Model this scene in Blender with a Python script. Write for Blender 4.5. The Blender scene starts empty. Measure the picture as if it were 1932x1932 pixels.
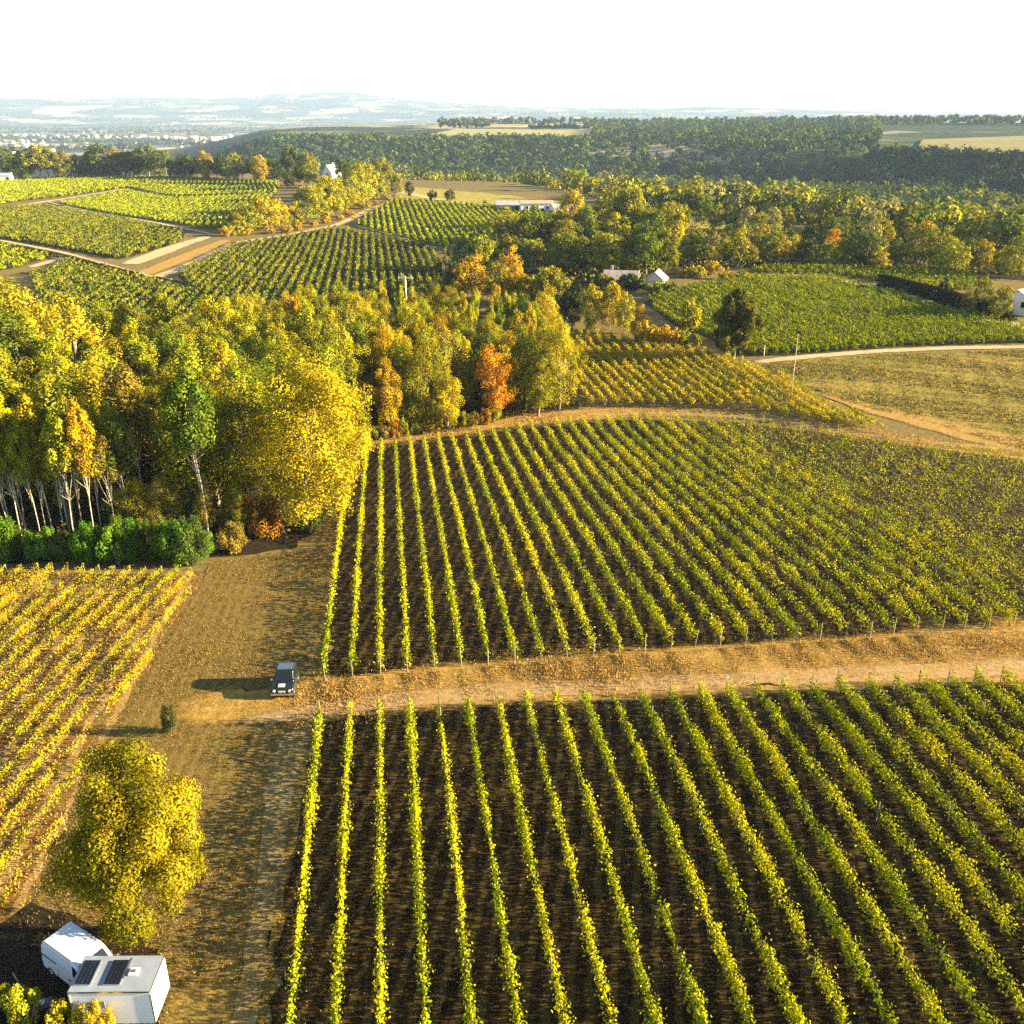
import bpy, bmesh, math, random
import numpy as np
from mathutils import Vector

C = bpy.context.scene.collection
SC = bpy.context.scene
R = math.radians
rng = np.random.default_rng(7)
random.seed(7)

# ------------------------------------------------------------------ camera, sky, sun, exposure
CAM_H = 40.0
FPX = 1817.0                      # focal length in the units of the 1932-wide working picture
HALF = 966.0
PITCH = math.atan((966 - 209.5) / FPX)
cam_d = bpy.data.cameras.new('camera'); cam = bpy.data.objects.new('camera', cam_d); C.objects.link(cam)
cam.location = (0, 0, CAM_H)
cam.rotation_euler = (math.pi / 2 - PITCH, 0, 0)
cam_d.sensor_fit = 'HORIZONTAL'; cam_d.sensor_width = 36.0
cam_d.lens = 36.0 * FPX / (2 * HALF)
cam_d.clip_start = 0.5; cam_d.clip_end = 60000
SC.camera = cam

SUN_EL, SUN_AZ = R(14.0), R(91.5)         # azimuth clockwise from +Y
W = bpy.data.worlds.new('World'); SC.world = W; W.use_nodes = True
nt = W.node_tree; nt.nodes.clear()
sky = nt.nodes.new('ShaderNodeTexSky'); sky.sky_type = 'NISHITA'; sky.sun_disc = False
sky.sun_elevation = SUN_EL; sky.sun_rotation = SUN_AZ
sky.altitude = 100; sky.air_density = 1.0; sky.dust_density = 0.15; sky.ozone_density = 1.0
bg = nt.nodes.new('ShaderNodeBackground'); bg.inputs['Strength'].default_value = 0.05
wo = nt.nodes.new('ShaderNodeOutputWorld')
nt.links.new(sky.outputs[0], bg.inputs[0]); nt.links.new(bg.outputs[0], wo.inputs[0])

sun_d = bpy.data.lights.new('sun', 'SUN'); sun_d.energy = 5.0; sun_d.angle = R(0.5); sun_d.color = (1.0, 0.80, 0.45)
sun = bpy.data.objects.new('sun', sun_d); C.objects.link(sun)
Ldir = Vector((math.cos(SUN_EL) * math.sin(SUN_AZ), math.cos(SUN_EL) * math.cos(SUN_AZ), math.sin(SUN_EL)))
sun.rotation_euler = (-Ldir).to_track_quat('-Z', 'Y').to_euler(); sun.location = (60, -10, 80)

SC.view_settings.view_transform = 'Standard'; SC.view_settings.look = 'None'
SC.view_settings.gamma = 1.0; SC.view_settings.use_curve_mapping = False
SC.view_settings.exposure = 2.8
SC.render.engine = 'CYCLES'
cy = SC.cycles
cy.max_bounces = 5; cy.diffuse_bounces = 1; cy.glossy_bounces = 2; cy.transmission_bounces = 2; cy.transparent_max_bounces = 8; cy.volume_bounces = 0
cy.use_denoising = False

# ------------------------------------------------------------------ terrain
def S(a, b, x):
    t = np.clip((np.asarray(x, float) - a) / (b - a), 0, 1); return t * t * (3 - 2 * t)

AZ = np.array([-60, -26, -18, -13, -5, 0, 3, 6, 10, 14, 20, 26, 60.])
T_R1 = np.array([820, 830, 820, 800, 730, 680, 610, 500, 450, 445, 370, 345, 345.])     # near rim
T_R2 = np.array([1150, 1150, 1130, 1100, 1000, 960, 900, 820, 760, 740, 700, 690, 690.])
T_R3 = np.array([1500, 1500, 1450, 1380, 1280, 1220, 1200, 1170, 1130, 1080, 1030, 1000, 1000.])
T_R4 = np.array([2000, 2000, 1900, 1800, 1730, 1700, 1650, 1600, 1500, 1350, 1180, 1120, 1120.])
T_R5 = np.array([2300, 2300, 2500, 2600, 2750, 2850, 2800, 2700, 2600, 2600, 2600, 2600, 2600.])
T_VB = np.array([-75, -75, -60, -50, -46, -45, -45, -44, -42, -40, -38, -36, -36.])      # valley bottom
T_PL = np.array([-78, -78, -60, -10, -8, -7, -7, -6, -5, -4, -4, -4, -4.])               # far plateau
T_HT = np.array([80, 195, 210, 205, 250, 165, 85, 70, 60, 45, 20, 10, 5.])
T_HT_AZ = np.array([-60, -26, -20, -14, -8.5, -4, 0, 4, 8, 14, 20, 26, 60.])

def hills_noise(x, y):
    return (np.sin(x / 910 + 1.3) * np.sin(y / 1300 + .4) * 26 + np.sin(x / 400 + y / 1000) * 12 + np.sin(x / 190 - y / 433 + 2) * 5)

def terrain(x, y):
    x = np.asarray(x, float); y = np.asarray(y, float)
    r = np.hypot(x, y); a = np.degrees(np.arctan2(x, y))
    z = -6.0 * S(66, 150, y) * (1 - .25 * S(15, 55, x))
    z = z + 1.3 * np.exp(-((x - 32) ** 2 + (y - 34) ** 2) / (2 * 18.0 ** 2))
    far = S(140, 320, r)
    z = z + far * (1.1 * np.sin(x / 43 + .7) * np.sin(y / 61 + 1.9) + .8 * np.sin(x / 97 + y / 80))
    r1, r2, r3, r4, r5 = [np.interp(a, AZ, t) for t in (T_R1, T_R2, T_R3, T_R4, T_R5)]
    vb, pl = np.interp(a, AZ, T_VB), np.interp(a, AZ, T_PL)
    ht = np.interp(a, T_HT_AZ, T_HT)
    t1 = np.clip((r - r1) / (r2 - r1), 0, 1); t1 = t1 * t1 * (3 - 2 * t1)
    t2 = np.clip((r - r3) / (r4 - r3), 0, 1); t2 = t2 * t2 * (3 - 2 * t2)
    t3 = S(0, 1500, r - r5)
    t4 = S(8400, 14000, r + 900 * np.sin(x / 1900.) + 330 * np.sin(x / 520. + 1))
    z = z * (1 - t1) + vb * t1
    z = z * (1 - t2) + (pl + 15 * np.clip((r - r4) / 1100, 0, 1.3)) * t2
    z = z * (1 - t3) + (-85) * t3
    z = z + t4 * (ht + 85 + hills_noise(x, y))
    front = S(-40, 30, y)
    return z * front

def tz(x, y): return float(terrain(x, y))

# working picture pixel (1932 wide) -> where its line of sight meets the terrain
def direction(dx, dy):
    u = (dx - HALF) / FPX; v = (dy - HALF) / FPX
    return np.array([u, math.cos(PITCH) - v * math.sin(PITCH), -math.sin(PITCH) - v * math.cos(PITCH)])

_ts = np.concatenate([np.arange(20, 400, .5), np.geomspace(400, 20000, 3000)])
def rim(a): return float(np.interp(a, AZ, T_R1))
def cast(dx, dy, lift=0.0):
    d = direction(dx, dy)
    P = d[None] * _ts[:, None]
    gap = CAM_H + P[:, 2] - terrain(P[:, 0], P[:, 1]) - lift
    i = np.argmax(gap < 0)
    if gap[i] >= 0: i = len(_ts) - 1
    if i == 0: t = _ts[0]
    else:
        a, b = _ts[i - 1], _ts[i]; ga, gb = gap[i - 1], gap[i]
        t = a + (b - a) * ga / (ga - gb) if ga != gb else b
    p = d * t
    return np.array([p[0], p[1], tz(p[0], p[1])])

def height_at(p, dy_top):
    """height of a thing standing at p whose top shows at picture row dy_top"""
    d = direction(HALF, dy_top)
    t = p[1] / d[1]
    return CAM_H + d[2] * t - p[2]

# ------------------------------------------------------------------ helpers
def tag(o, label=None, cat=None, group=None, kind=None):
    if label: o['label'] = label
    if cat: o['category'] = cat
    if group: o['group'] = group
    if kind: o['kind'] = kind
    return o

def link(name, me, parent=None, loc=(0, 0, 0), rz=0.0, sc=None):
    o = bpy.data.objects.new(name, me); C.objects.link(o)
    o.location = loc; o.rotation_euler = (0, 0, rz)
    if sc is not None: o.scale = sc
    if parent: o.parent = parent
    return o

def empty(name, loc, rz=0.0):
    o = bpy.data.objects.new(name, None); C.objects.link(o); o.location = loc; o.rotation_euler = (0, 0, rz); o.empty_display_size = .3
    return o

def raw_mesh(name, V, F, mat, col=None, smooth=False):
    """V (n,3); F (m,k) all faces of one size; col (n,3) colour per vertex"""
    V = np.ascontiguousarray(V, np.float32); F = np.ascontiguousarray(F, np.int32)
    me = bpy.data.meshes.new(name); k = F.shape[1]
    me.vertices.add(len(V)); me.vertices.foreach_set('co', V.ravel())
    me.loops.add(F.size); me.loops.foreach_set('vertex_index', F.ravel())
    me.polygons.add(len(F))
    me.polygons.foreach_set('loop_start', np.arange(0, F.size, k, dtype=np.int32))
    me.polygons.foreach_set('loop_total', np.full(len(F), k, np.int32))
    if smooth: me.polygons.foreach_set('use_smooth', np.ones(len(F), bool))
    if col is not None:
        at = me.attributes.new('tint', 'FLOAT_COLOR', 'POINT')
        c = np.ones((len(V), 4), np.float32); c[:, :3] = col
        at.data.foreach_set('color', c.ravel())
    me.update(calc_edges=True)
    if mat: me.materials.append(mat)
    return me

def bm_mesh(name, bm, mat, smooth=False):
    bmesh.ops.recalc_face_normals(bm, faces=bm.faces)
    me = bpy.data.meshes.new(name); bm.to_mesh(me); bm.free()
    for m in (mat if isinstance(mat, (list, tuple)) else [mat]): me.materials.append(m)
    if smooth:
        for p in me.polygons: p.use_smooth = True
    return me

def box(bm, c, s, bev=0.0):
    r = bmesh.ops.create_cube(bm, size=1.0)
    for v in r['verts']: v.co = Vector((v.co.x * s[0] + c[0], v.co.y * s[1] + c[1], v.co.z * s[2] + c[2]))
    if bev > 0:
        es = list({e for v in r['verts'] for e in v.link_edges})
        bmesh.ops.bevel(bm, geom=es, offset=bev, segments=2, affect='EDGES', profile=.6)

def cyl(bm, p0, p1, r0, r1=None, n=8, cap=True):
    r1 = r0 if r1 is None else r1
    p0 = Vector(p0); p1 = Vector(p1); d = p1 - p0
    q = d.to_track_quat('Z', 'Y')
    a = []; b = []
    for i in range(n):
        t = 2 * math.pi * i / n; w = q @ Vector((math.cos(t), math.sin(t), 0))
        a.append(bm.verts.new(p0 + w * r0)); b.append(bm.verts.new(p1 + w * r1))
    for i in range(n):
        bm.faces.new((a[i], a[(i + 1) % n], b[(i + 1) % n], b[i]))
    if cap: bm.faces.new(a[::-1]); bm.faces.new(b)

def ordinal(n):
    o1 = ['zeroth', 'first', 'second', 'third', 'fourth', 'fifth', 'sixth', 'seventh', 'eighth', 'ninth', 'tenth', 'eleventh', 'twelfth', 'thirteenth',
          'fourteenth', 'fifteenth', 'sixteenth', 'seventeenth', 'eighteenth', 'nineteenth']
    if n < 20: return o1[n]
    tens = {2: 'twent', 3: 'thirt', 4: 'fort', 5: 'fift', 6: 'sixt', 7: 'sevent', 8: 'eight', 9: 'ninet'}
    q, r = divmod(n, 10)
    return tens[q] + 'ieth' if r == 0 else tens[q] + 'y-' + o1[r]

# ------------------------------------------------------------------ materials
def mat_new(name):
    m = bpy.data.materials.new(name); m.use_nodes = True
    n = m.node_tree; n.nodes.clear()
    out = n.nodes.new('ShaderNodeOutputMaterial')
    return m, n, out

def simple(name, col, rough=.6, metal=0.0, spec=.4, noise=0.0, nscale=8.0, coat=0.0):
    m, n, out = mat_new(name)
    b = n.nodes.new('ShaderNodeBsdfPrincipled')
    b.inputs['Roughness'].default_value = rough; b.inputs['Metallic'].default_value = metal
    b.inputs['Specular IOR Level'].default_value = spec
    if coat: b.inputs['Coat Weight'].default_value = coat; b.inputs['Coat Roughness'].default_value = .08
    if noise > 0:
        tc = n.nodes.new('ShaderNodeTexCoord'); nz = n.nodes.new('ShaderNodeTexNoise'); nz.inputs['Scale'].default_value = nscale; nz.inputs['Detail'].default_value = 5
        cr = n.nodes.new('ShaderNodeValToRGB')
        cr.color_ramp.elements[0].position = .3; cr.color_ramp.elements[1].position = .7
        cr.color_ramp.elements[0].color = tuple(c * (1 - noise) for c in col) + (1,)
        cr.color_ramp.elements[1].color = tuple(min(1, c * (1 + noise)) for c in col) + (1,)
        n.links.new(tc.outputs['Object'], nz.inputs['Vector']); n.links.new(nz.outputs['Fac'], cr.inputs[0]); n.links.new(cr.outputs[0], b.inputs['Base Color'])
    else:
        b.inputs['Base Color'].default_value = tuple(col) + (1,)
    n.links.new(b.outputs[0], out.inputs[0])
    return m

def leaf_mat(name, use_obj, trans=.35):
    m, n, out = mat_new(name)
    at = n.nodes.new('ShaderNodeAttribute'); at.attribute_name = 'tint'
    src = at.outputs['Color']
    if use_obj:
        oi = n.nodes.new('ShaderNodeObjectInfo')
        mx = n.nodes.new('ShaderNodeMix'); mx.data_type = 'RGBA'; mx.blend_type = 'MULTIPLY'; mx.inputs[0].default_value = 1
        n.links.new(at.outputs['Color'], mx.inputs[6]); n.links.new(oi.outputs['Color'], mx.inputs[7]); src = mx.outputs[2]
    d = n.nodes.new('ShaderNodeBsdfDiffuse'); t = n.nodes.new('ShaderNodeBsdfTranslucent')
    ms = n.nodes.new('ShaderNodeMixShader'); ms.inputs[0].default_value = trans
    n.links.new(src, d.inputs[0]); n.links.new(src, t.inputs[0])
    n.links.new(d.outputs[0], ms.inputs[1]); n.links.new(t.outputs[0], ms.inputs[2]); n.links.new(ms.outputs[0], out.inputs[0])
    return m

def earth(name, cols, scales=(.35, 3.0), rough=.95, stripes=None, soft=False):
    """ground cover: three colours mixed by two noises; stripes = (spacing, angle, colour, strength) for the worked lines of a field"""
    m, n, out = mat_new(name)
    geo = n.nodes.new('ShaderNodeNewGeometry')
    def noise(s, det=6, ro=.65):
        z = n.nodes.new('ShaderNodeTexNoise'); z.inputs['Scale'].default_value = s; z.inputs['Detail'].default_value = det; z.inputs['Roughness'].default_value = ro
        n.links.new(geo.outputs['Position'], z.inputs['Vector']); return z.outputs['Fac']
    def ramp(f, a, b, p0=.38, p1=.62):
        r = n.nodes.new('ShaderNodeValToRGB'); r.color_ramp.elements[0].position = p0; r.color_ramp.elements[1].position = p1
        r.color_ramp.elements[0].color = tuple(a) + (1,); r.color_ramp.elements[1].color = tuple(b) + (1,)
        n.links.new(f, r.inputs[0]); return r.outputs[0]
    def mix(f, a, b, k=1.0):
        x = n.nodes.new('ShaderNodeMix'); x.data_type = 'RGBA'
        if isinstance(f, float): x.inputs[0].default_value = f
        else:
            if k != 1.0:
                mm = n.nodes.new('ShaderNodeMath'); mm.operation = 'MULTIPLY'; mm.inputs[1].default_value = k; n.links.new(f, mm.inputs[0]); f = mm.outputs[0]
            n.links.new(f, x.inputs[0])
        n.links.new(a, x.inputs[6]) if not isinstance(a, tuple) else setattr(x.inputs[6], 'default_value', a + (1,))
        n.links.new(b, x.inputs[7]) if not isinstance(b, tuple) else setattr(x.inputs[7], 'default_value', b + (1,))
        return x.outputs[2]
    a = ramp(noise(scales[1]), cols[0], cols[1])
    g = ramp(noise(scales[0], 3), (0, 0, 0), (1, 1, 1), .45, .68)
    c = mix(g, a, tuple(cols[2]), .7)
    fine = ramp(noise(scales[1] * 5, 3), (.62, .62, .62), (1.35, 1.32, 1.28), .3, .72)
    mu = n.nodes.new('ShaderNodeMix'); mu.data_type = 'RGBA'; mu.blend_type = 'MULTIPLY'; mu.inputs[0].default_value = .85
    n.links.new(c, mu.inputs[6]); n.links.new(fine, mu.inputs[7]); c = mu.outputs[2]
    if stripes:
        sp, ang, scol, k = stripes
        mp = n.nodes.new('ShaderNodeMapping'); mp.inputs['Rotation'].default_value = (0, 0, ang)
        n.links.new(geo.outputs['Position'], mp.inputs['Vector'])
        wv = n.nodes.new('ShaderNodeTexWave'); wv.wave_type = 'BANDS'; wv.bands_direction = 'X'
        wv.inputs['Scale'].default_value = .314159 / sp; wv.inputs['Distortion'].default_value = 2.2; wv.inputs['Detail'].default_value = 3; wv.inputs['Detail Scale'].default_value = 3.0
        n.links.new(mp.outputs[0], wv.inputs['Vector'])
        f = ramp(wv.outputs['Fac'], (0, 0, 0), (1, 1, 1), .55, .85)
        c = mix(f, c, tuple(scol), k)
    d = n.nodes.new('ShaderNodeBsdfPrincipled'); d.inputs['Roughness'].default_value = rough; d.inputs['Specular IOR Level'].default_value = .1
    n.links.new(c, d.inputs['Base Color'])
    bp = n.nodes.new('ShaderNodeBump'); bp.inputs['Strength'].default_value = .5; bp.inputs['Distance'].default_value = .06
    n.links.new(noise(scales[1] * 3, 4), bp.inputs['Height']); n.links.new(bp.outputs[0], d.inputs['Normal'])
    if soft:                                    # ragged worn edge: the cover thins out towards the rim
        at = n.nodes.new('ShaderNodeAttribute'); at.attribute_name = 'tint'
        ad = n.nodes.new('ShaderNodeMath'); ad.operation = 'ADD'; n.links.new(at.outputs['Fac'], ad.inputs[0]); n.links.new(noise(soft, 6, .8), ad.inputs[1])
        al = ramp(ad.outputs[0], (0, 0, 0), (1, 1, 1), .62, .98)
        tr = n.nodes.new('ShaderNodeBsdfTransparent'); ms = n.nodes.new('ShaderNodeMixShader')
        n.links.new(al, ms.inputs[0]); n.links.new(tr.outputs[0], ms.inputs[1]); n.links.new(d.outputs[0], ms.inputs[2]); n.links.new(ms.outputs[0], out.inputs[0])
    else: n.links.new(d.outputs[0], out.inputs[0])
    return m

ROW_ANG = R(8.0)
M = {}
M['leaf'] = leaf_mat('tree_leaf', True, .14)
M['vine'] = leaf_mat('vine_leaf', False, .2)
M['tuft'] = leaf_mat('grass_blade', False, .25)
M['bark'] = simple('bark', (.20, .165, .12), .9, noise=.4, nscale=3)
M['pale_bark'] = simple('pale_bark', (.36, .31, .23), .85, noise=.35, nscale=2)
M['stem'] = simple('vine_wood', (.09, .065, .045), .95)
M['post'] = simple('weathered_post', (.48, .43, .35), .85, noise=.25, nscale=4)
M['ground'] = None
M['soil_dark'] = earth('vineyard_soil', [(.010, .005, .0012), (.036, .019, .0045), (.034, .024, .005)], (.25, 2.2), stripes=(1.045, R(7.3), (.12, .078, .022), .38))
M['soil_orange'] = earth('bare_orange_soil', [(.10, .05, .012), (.21, .115, .03), (.15, .11, .022)], (.3, 1.6), stripes=(1.5, R(-5), (.42, .27, .10), .5))
M['dry_grass'] = earth('mown_dry_grass', [(.085, .055, .013), (.19, .125, .032), (.15, .115, .024)], (.22, 1.6), stripes=(.85, R(-3), (.22, .15, .05), .38))
M['track'] = earth('pale_track', [(.25, .155, .065), (.39, .265, .13), (.32, .19, .055)], (.4, 2.4), soft=1.6)
M['verge'] = earth('golden_verge', [(.24, .14, .030), (.38, .235, .06), (.29, .18, .038)], (.4, 1.4), soft=1.6)
M['worn'] = earth('worn_grass_line', [(.14, .10, .036), (.25, .18, .075), (.18, .13, .042)], (.5, 1.5), soft=1.0)
M['path'] = earth('chalky_path', [(.36, .26, .145), (.50, .39, .24), (.42, .29, .13)], (.2, 1.2), soft=.8)
M['slope_floor'] = earth('golden_slope_floor', [(.13, .085, .02), (.22, .15, .035), (.17, .12, .03)], (.3, 1.4))
M['meadow'] = earth('meadow_grass', [(.13, .115, .018), (.23, .185, .028), (.30, .215, .040)], (.028, .6), stripes=(23.0, R(66), (.30, .20, .045), .45))
M['field_green'] = earth('far_vine_floor', [(.045, .045, .009), (.09, .08, .014), (.11, .09, .016)], (.03, .4))
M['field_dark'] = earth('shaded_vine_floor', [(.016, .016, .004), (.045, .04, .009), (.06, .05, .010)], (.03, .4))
M['field_gold'] = earth('golden_field', [(.20, .18, .03), (.30, .26, .045), (.32, .23, .05)], (.02, .2))
M['field_pale'] = earth('pale_stubble_field', [(.22, .23, .07), (.31, .29, .09), (.38, .27, .14)], (.008, .05))
M['field_striped'] = earth('striped_plateau_field', [(.13, .14, .03), (.22, .21, .05), (.24, .19, .07)], (.004, .03), stripes=(160, R(85), (.24, .17, .09), .6))
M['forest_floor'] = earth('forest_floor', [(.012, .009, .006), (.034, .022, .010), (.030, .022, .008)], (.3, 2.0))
M['white_paint'] = simple('white_paint', (.80, .80, .79), .35, coat=.3)
M['van_paint'] = simple('white_van_paint', (.62, .65, .70), .4, coat=.2)
M['roof_tint'] = simple('skylit_grey_roof', (.23, .26, .32), .5, noise=.12, nscale=1.5)  # white roof; its blue-grey under grazing sun and sky is put into the colour
M['dark_paint'] = simple('dark_car_paint', (.012, .017, .016), .35, spec=.3, coat=.15)
M['glass'] = simple('dark_glass', (.010, .012, .014), .06, spec=.8)
M['rubber'] = simple('rubber', (.014, .014, .014), .8)
M['row_post'] = simple('grey_row_post', (.22, .185, .135), .9, noise=.3, nscale=4)
M['chrome'] = simple('bright_metal', (.72, .72, .70), .22, metal=1.0)
M['grey_plastic'] = simple('grey_plastic', (.07, .07, .075), .6)
M['red_lens'] = simple('red_lens', (.35, .02, .015), .2)
M['lamp_lens'] = simple('lamp_lens', (.75, .75, .70), .1)
M['plate'] = simple('plate_white', (.70, .66, .55), .4)
M['solar'] = simple('solar_cell', (.008, .010, .020), .18, spec=.6)
M['render_white'] = simple('white_render', (.74, .70, .64), .85, noise=.08, nscale=.6)
M['render_cream'] = simple('cream_render', (.62, .52, .40), .9, noise=.12, nscale=.5)
M['stone'] = simple('pale_stone', (.30, .25, .19), .9, noise=.25, nscale=.9)
M['tile_red'] = simple('roof_tile_red', (.42, .25, .19), .85, noise=.25, nscale=1.2)
M['tile_pale'] = simple('roof_tile_pale', (.40, .33, .28), .85, noise=.22, nscale=.8)
M['slate'] = simple('grey_sheet_roof', (.33, .33, .37), .6, noise=.15, nscale=.5)
M['blue_roof'] = simple('pale_blue_sheet', (.50, .54, .62), .5, noise=.1, nscale=.4)
M['dark_wood'] = simple('dark_wood', (.05, .035, .025), .8)
M['concrete'] = simple('pale_concrete', (.62, .58, .50), .8, noise=.12, nscale=1.0)

def ground_material():
    m, n, out = mat_new('countryside')
    geo = n.nodes.new('ShaderNodeNewGeometry'); at = n.nodes.new('ShaderNodeAttribute'); at.attribute_name = 'tint'
    def noise(s, det=5):
        z = n.nodes.new('ShaderNodeTexNoise'); z.inputs['Scale'].default_value = s; z.inputs['Detail'].default_value = det; z.inputs['Roughness'].default_value = .65
        n.links.new(geo.outputs['Position'], z.inputs['Vector']); return z.outputs['Fac']
    def ramp(f, stops):
        r = n.nodes.new('ShaderNodeValToRGB'); e = r.color_ramp.elements
        while len(e) < len(stops): e.new(.5)
        for k, (p, c) in enumerate(stops): e[k].position = p; e[k].color = tuple(c) + (1,)
        n.links.new(f, r.inputs[0]); return r.outputs[0]
    def mix(f, a, b, mode='MIX'):
        x = n.nodes.new('ShaderNodeMix'); x.data_type = 'RGBA'; x.blend_type = mode
        if isinstance(f, float): x.inputs[0].default_value = f
        else: n.links.new(f, x.inputs[0])
        n.links.new(a, x.inputs[6]); n.links.new(b, x.inputs[7]); return x.outputs[2]
    near = ramp(noise(1.4), [(.35, (.09, .065, .025)), (.5, (.16, .115, .04)), (.65, (.19, .15, .05))])
    # far country: a patchwork of fields (cells) and woods
    vo = n.nodes.new('ShaderNodeTexVoronoi'); vo.inputs['Scale'].default_value = .0042; vo.inputs['Randomness'].default_value = .9
    mp = n.nodes.new('ShaderNodeMapping'); mp.inputs['Scale'].default_value = (1, .55, 0); n.links.new(geo.outputs['Position'], mp.inputs['Vector']); n.links.new(mp.outputs[0], vo.inputs['Vector'])
    sep = n.nodes.new('ShaderNodeSeparateColor'); n.links.new(vo.outputs['Color'], sep.inputs[0])
    fld = ramp(sep.outputs[0], [(.0, (.05, .07, .02)), (.45, (.10, .11, .03)), (.6, (.34, .28, .13)), (.8, (.45, .38, .24)), (1, (.12, .12, .04))])
    wood = ramp(noise(.05, 4), [(.35, (.012, .022, .008)), (.65, (.045, .06, .02))])
    wm = ramp(noise(.0016, 6), [(.46, (0, 0, 0)), (.52, (1, 1, 1))])
    farc = mix(wm, fld, wood)
    sp = n.nodes.new('ShaderNodeSeparateColor'); n.links.new(at.outputs['Color'], sp.inputs[0])
    floor = ramp(noise(.3), [(.35, (.010, .012, .005)), (.65, (.032, .032, .010))])
    c = mix(sp.outputs[1], mix(sp.outputs[0], near, farc), floor)
    d = n.nodes.new('ShaderNodeBsdfPrincipled'); d.inputs['Roughness'].default_value = .95; d.inputs['Specular IOR Level'].default_value = .05
    n.links.new(c, d.inputs['Base Color']); n.links.new(d.outputs[0], out.inputs[0])
    return m
M['ground'] = ground_material()

# ------------------------------------------------------------------ ground sheet
def build_ground():
    rad = np.concatenate([[0.5, 4, 8, 12], np.arange(15, 200, 2.5), np.geomspace(200, 3200, 190), np.geomspace(3250, 21000, 130)])
    az = np.concatenate([np.arange(-180, -40, 4.0), np.arange(-40, 40.01, .4), np.arange(44, 180, 4.0)])
    az = np.radians(np.unique(np.round(az, 4))); na = len(az)
    X = rad[:, None] * np.sin(az)[None]; Y = rad[:, None] * np.cos(az)[None]
    Z = terrain(X, Y)
    V = np.stack([X, Y, Z], -1).reshape(-1, 3)
    V = np.vstack([V, [[0, 0, tz(0, 0)]]])
    i = np.arange(len(rad) - 1)[:, None] * na; j = np.arange(na)[None]; j2 = (j + 1) % na
    F = np.stack([i + j, i + j2, i + na + j2, i + na + j], -1).reshape(-1, 4)[:, ::-1]
    rr = np.hypot(V[:, 0], V[:, 1]); aa = np.degrees(np.arctan2(V[:, 0], V[:, 1]))
    f = np.maximum(S(2500, 3000, rr), S(900, 1300, rr) * S(-26, -14, V[:, 2]))
    w = S(20, 90, rr - np.interp(aa, AZ, T_R1)) * (1 - f) * (np.abs(aa) < 60)
    col = np.stack([f, w, f], -1)
    me = raw_mesh('ground', V, F, M['ground'], col, smooth=True)
    tag(link('ground', me), kind='structure', label='rolling countryside under the vineyards')
build_ground()

# ------------------------------------------------------------------ draped sheets
def in_poly(px, py, poly):
    inside = np.zeros(np.shape(px), bool); n = len(poly); j = n - 1
    for i in range(n):
        xi, yi = poly[i]; xj, yj = poly[j]
        c = ((yi > py) != (yj > py)) & (px < (xj - xi) * (py - yi) / ((yj - yi) + 1e-12) + xi)
        inside ^= c; j = i
    return inside

def clip_cell(poly, x0, x1, y0, y1):
    for ax, lim, sg in ((0, x0, 1), (0, x1, -1), (1, y0, 1), (1, y1, -1)):
        out = []; n = len(poly)
        for i in range(n):
            a, b = poly[i - 1], poly[i]
            ia, ib = sg * (a[ax] - lim) >= 0, sg * (b[ax] - lim) >= 0
            if ia != ib:
                t = (lim - a[ax]) / (b[ax] - a[ax]); out.append((a[0] + t * (b[0] - a[0]), a[1] + t * (b[1] - a[1])))
            if ib: out.append(b)
        poly = out
        if not poly: return poly
    return poly

def ragged(poly, step, amp, seed=1):
    g = np.random.default_rng(seed); out = []
    for a, b in zip(poly, poly[1:] + poly[:1]):
        L = math.hypot(b[0] - a[0], b[1] - a[1]); k = max(1, int(L / step)); nx, ny = -(b[1] - a[1]) / (L + 1e-9), (b[0] - a[0]) / (L + 1e-9)
        for i in range(k):
            t = i / k; e = g.normal(0, amp) if i else 0
            out.append((a[0] + (b[0] - a[0]) * t + nx * e, a[1] + (b[1] - a[1]) * t + ny * e))
    return out

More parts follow.
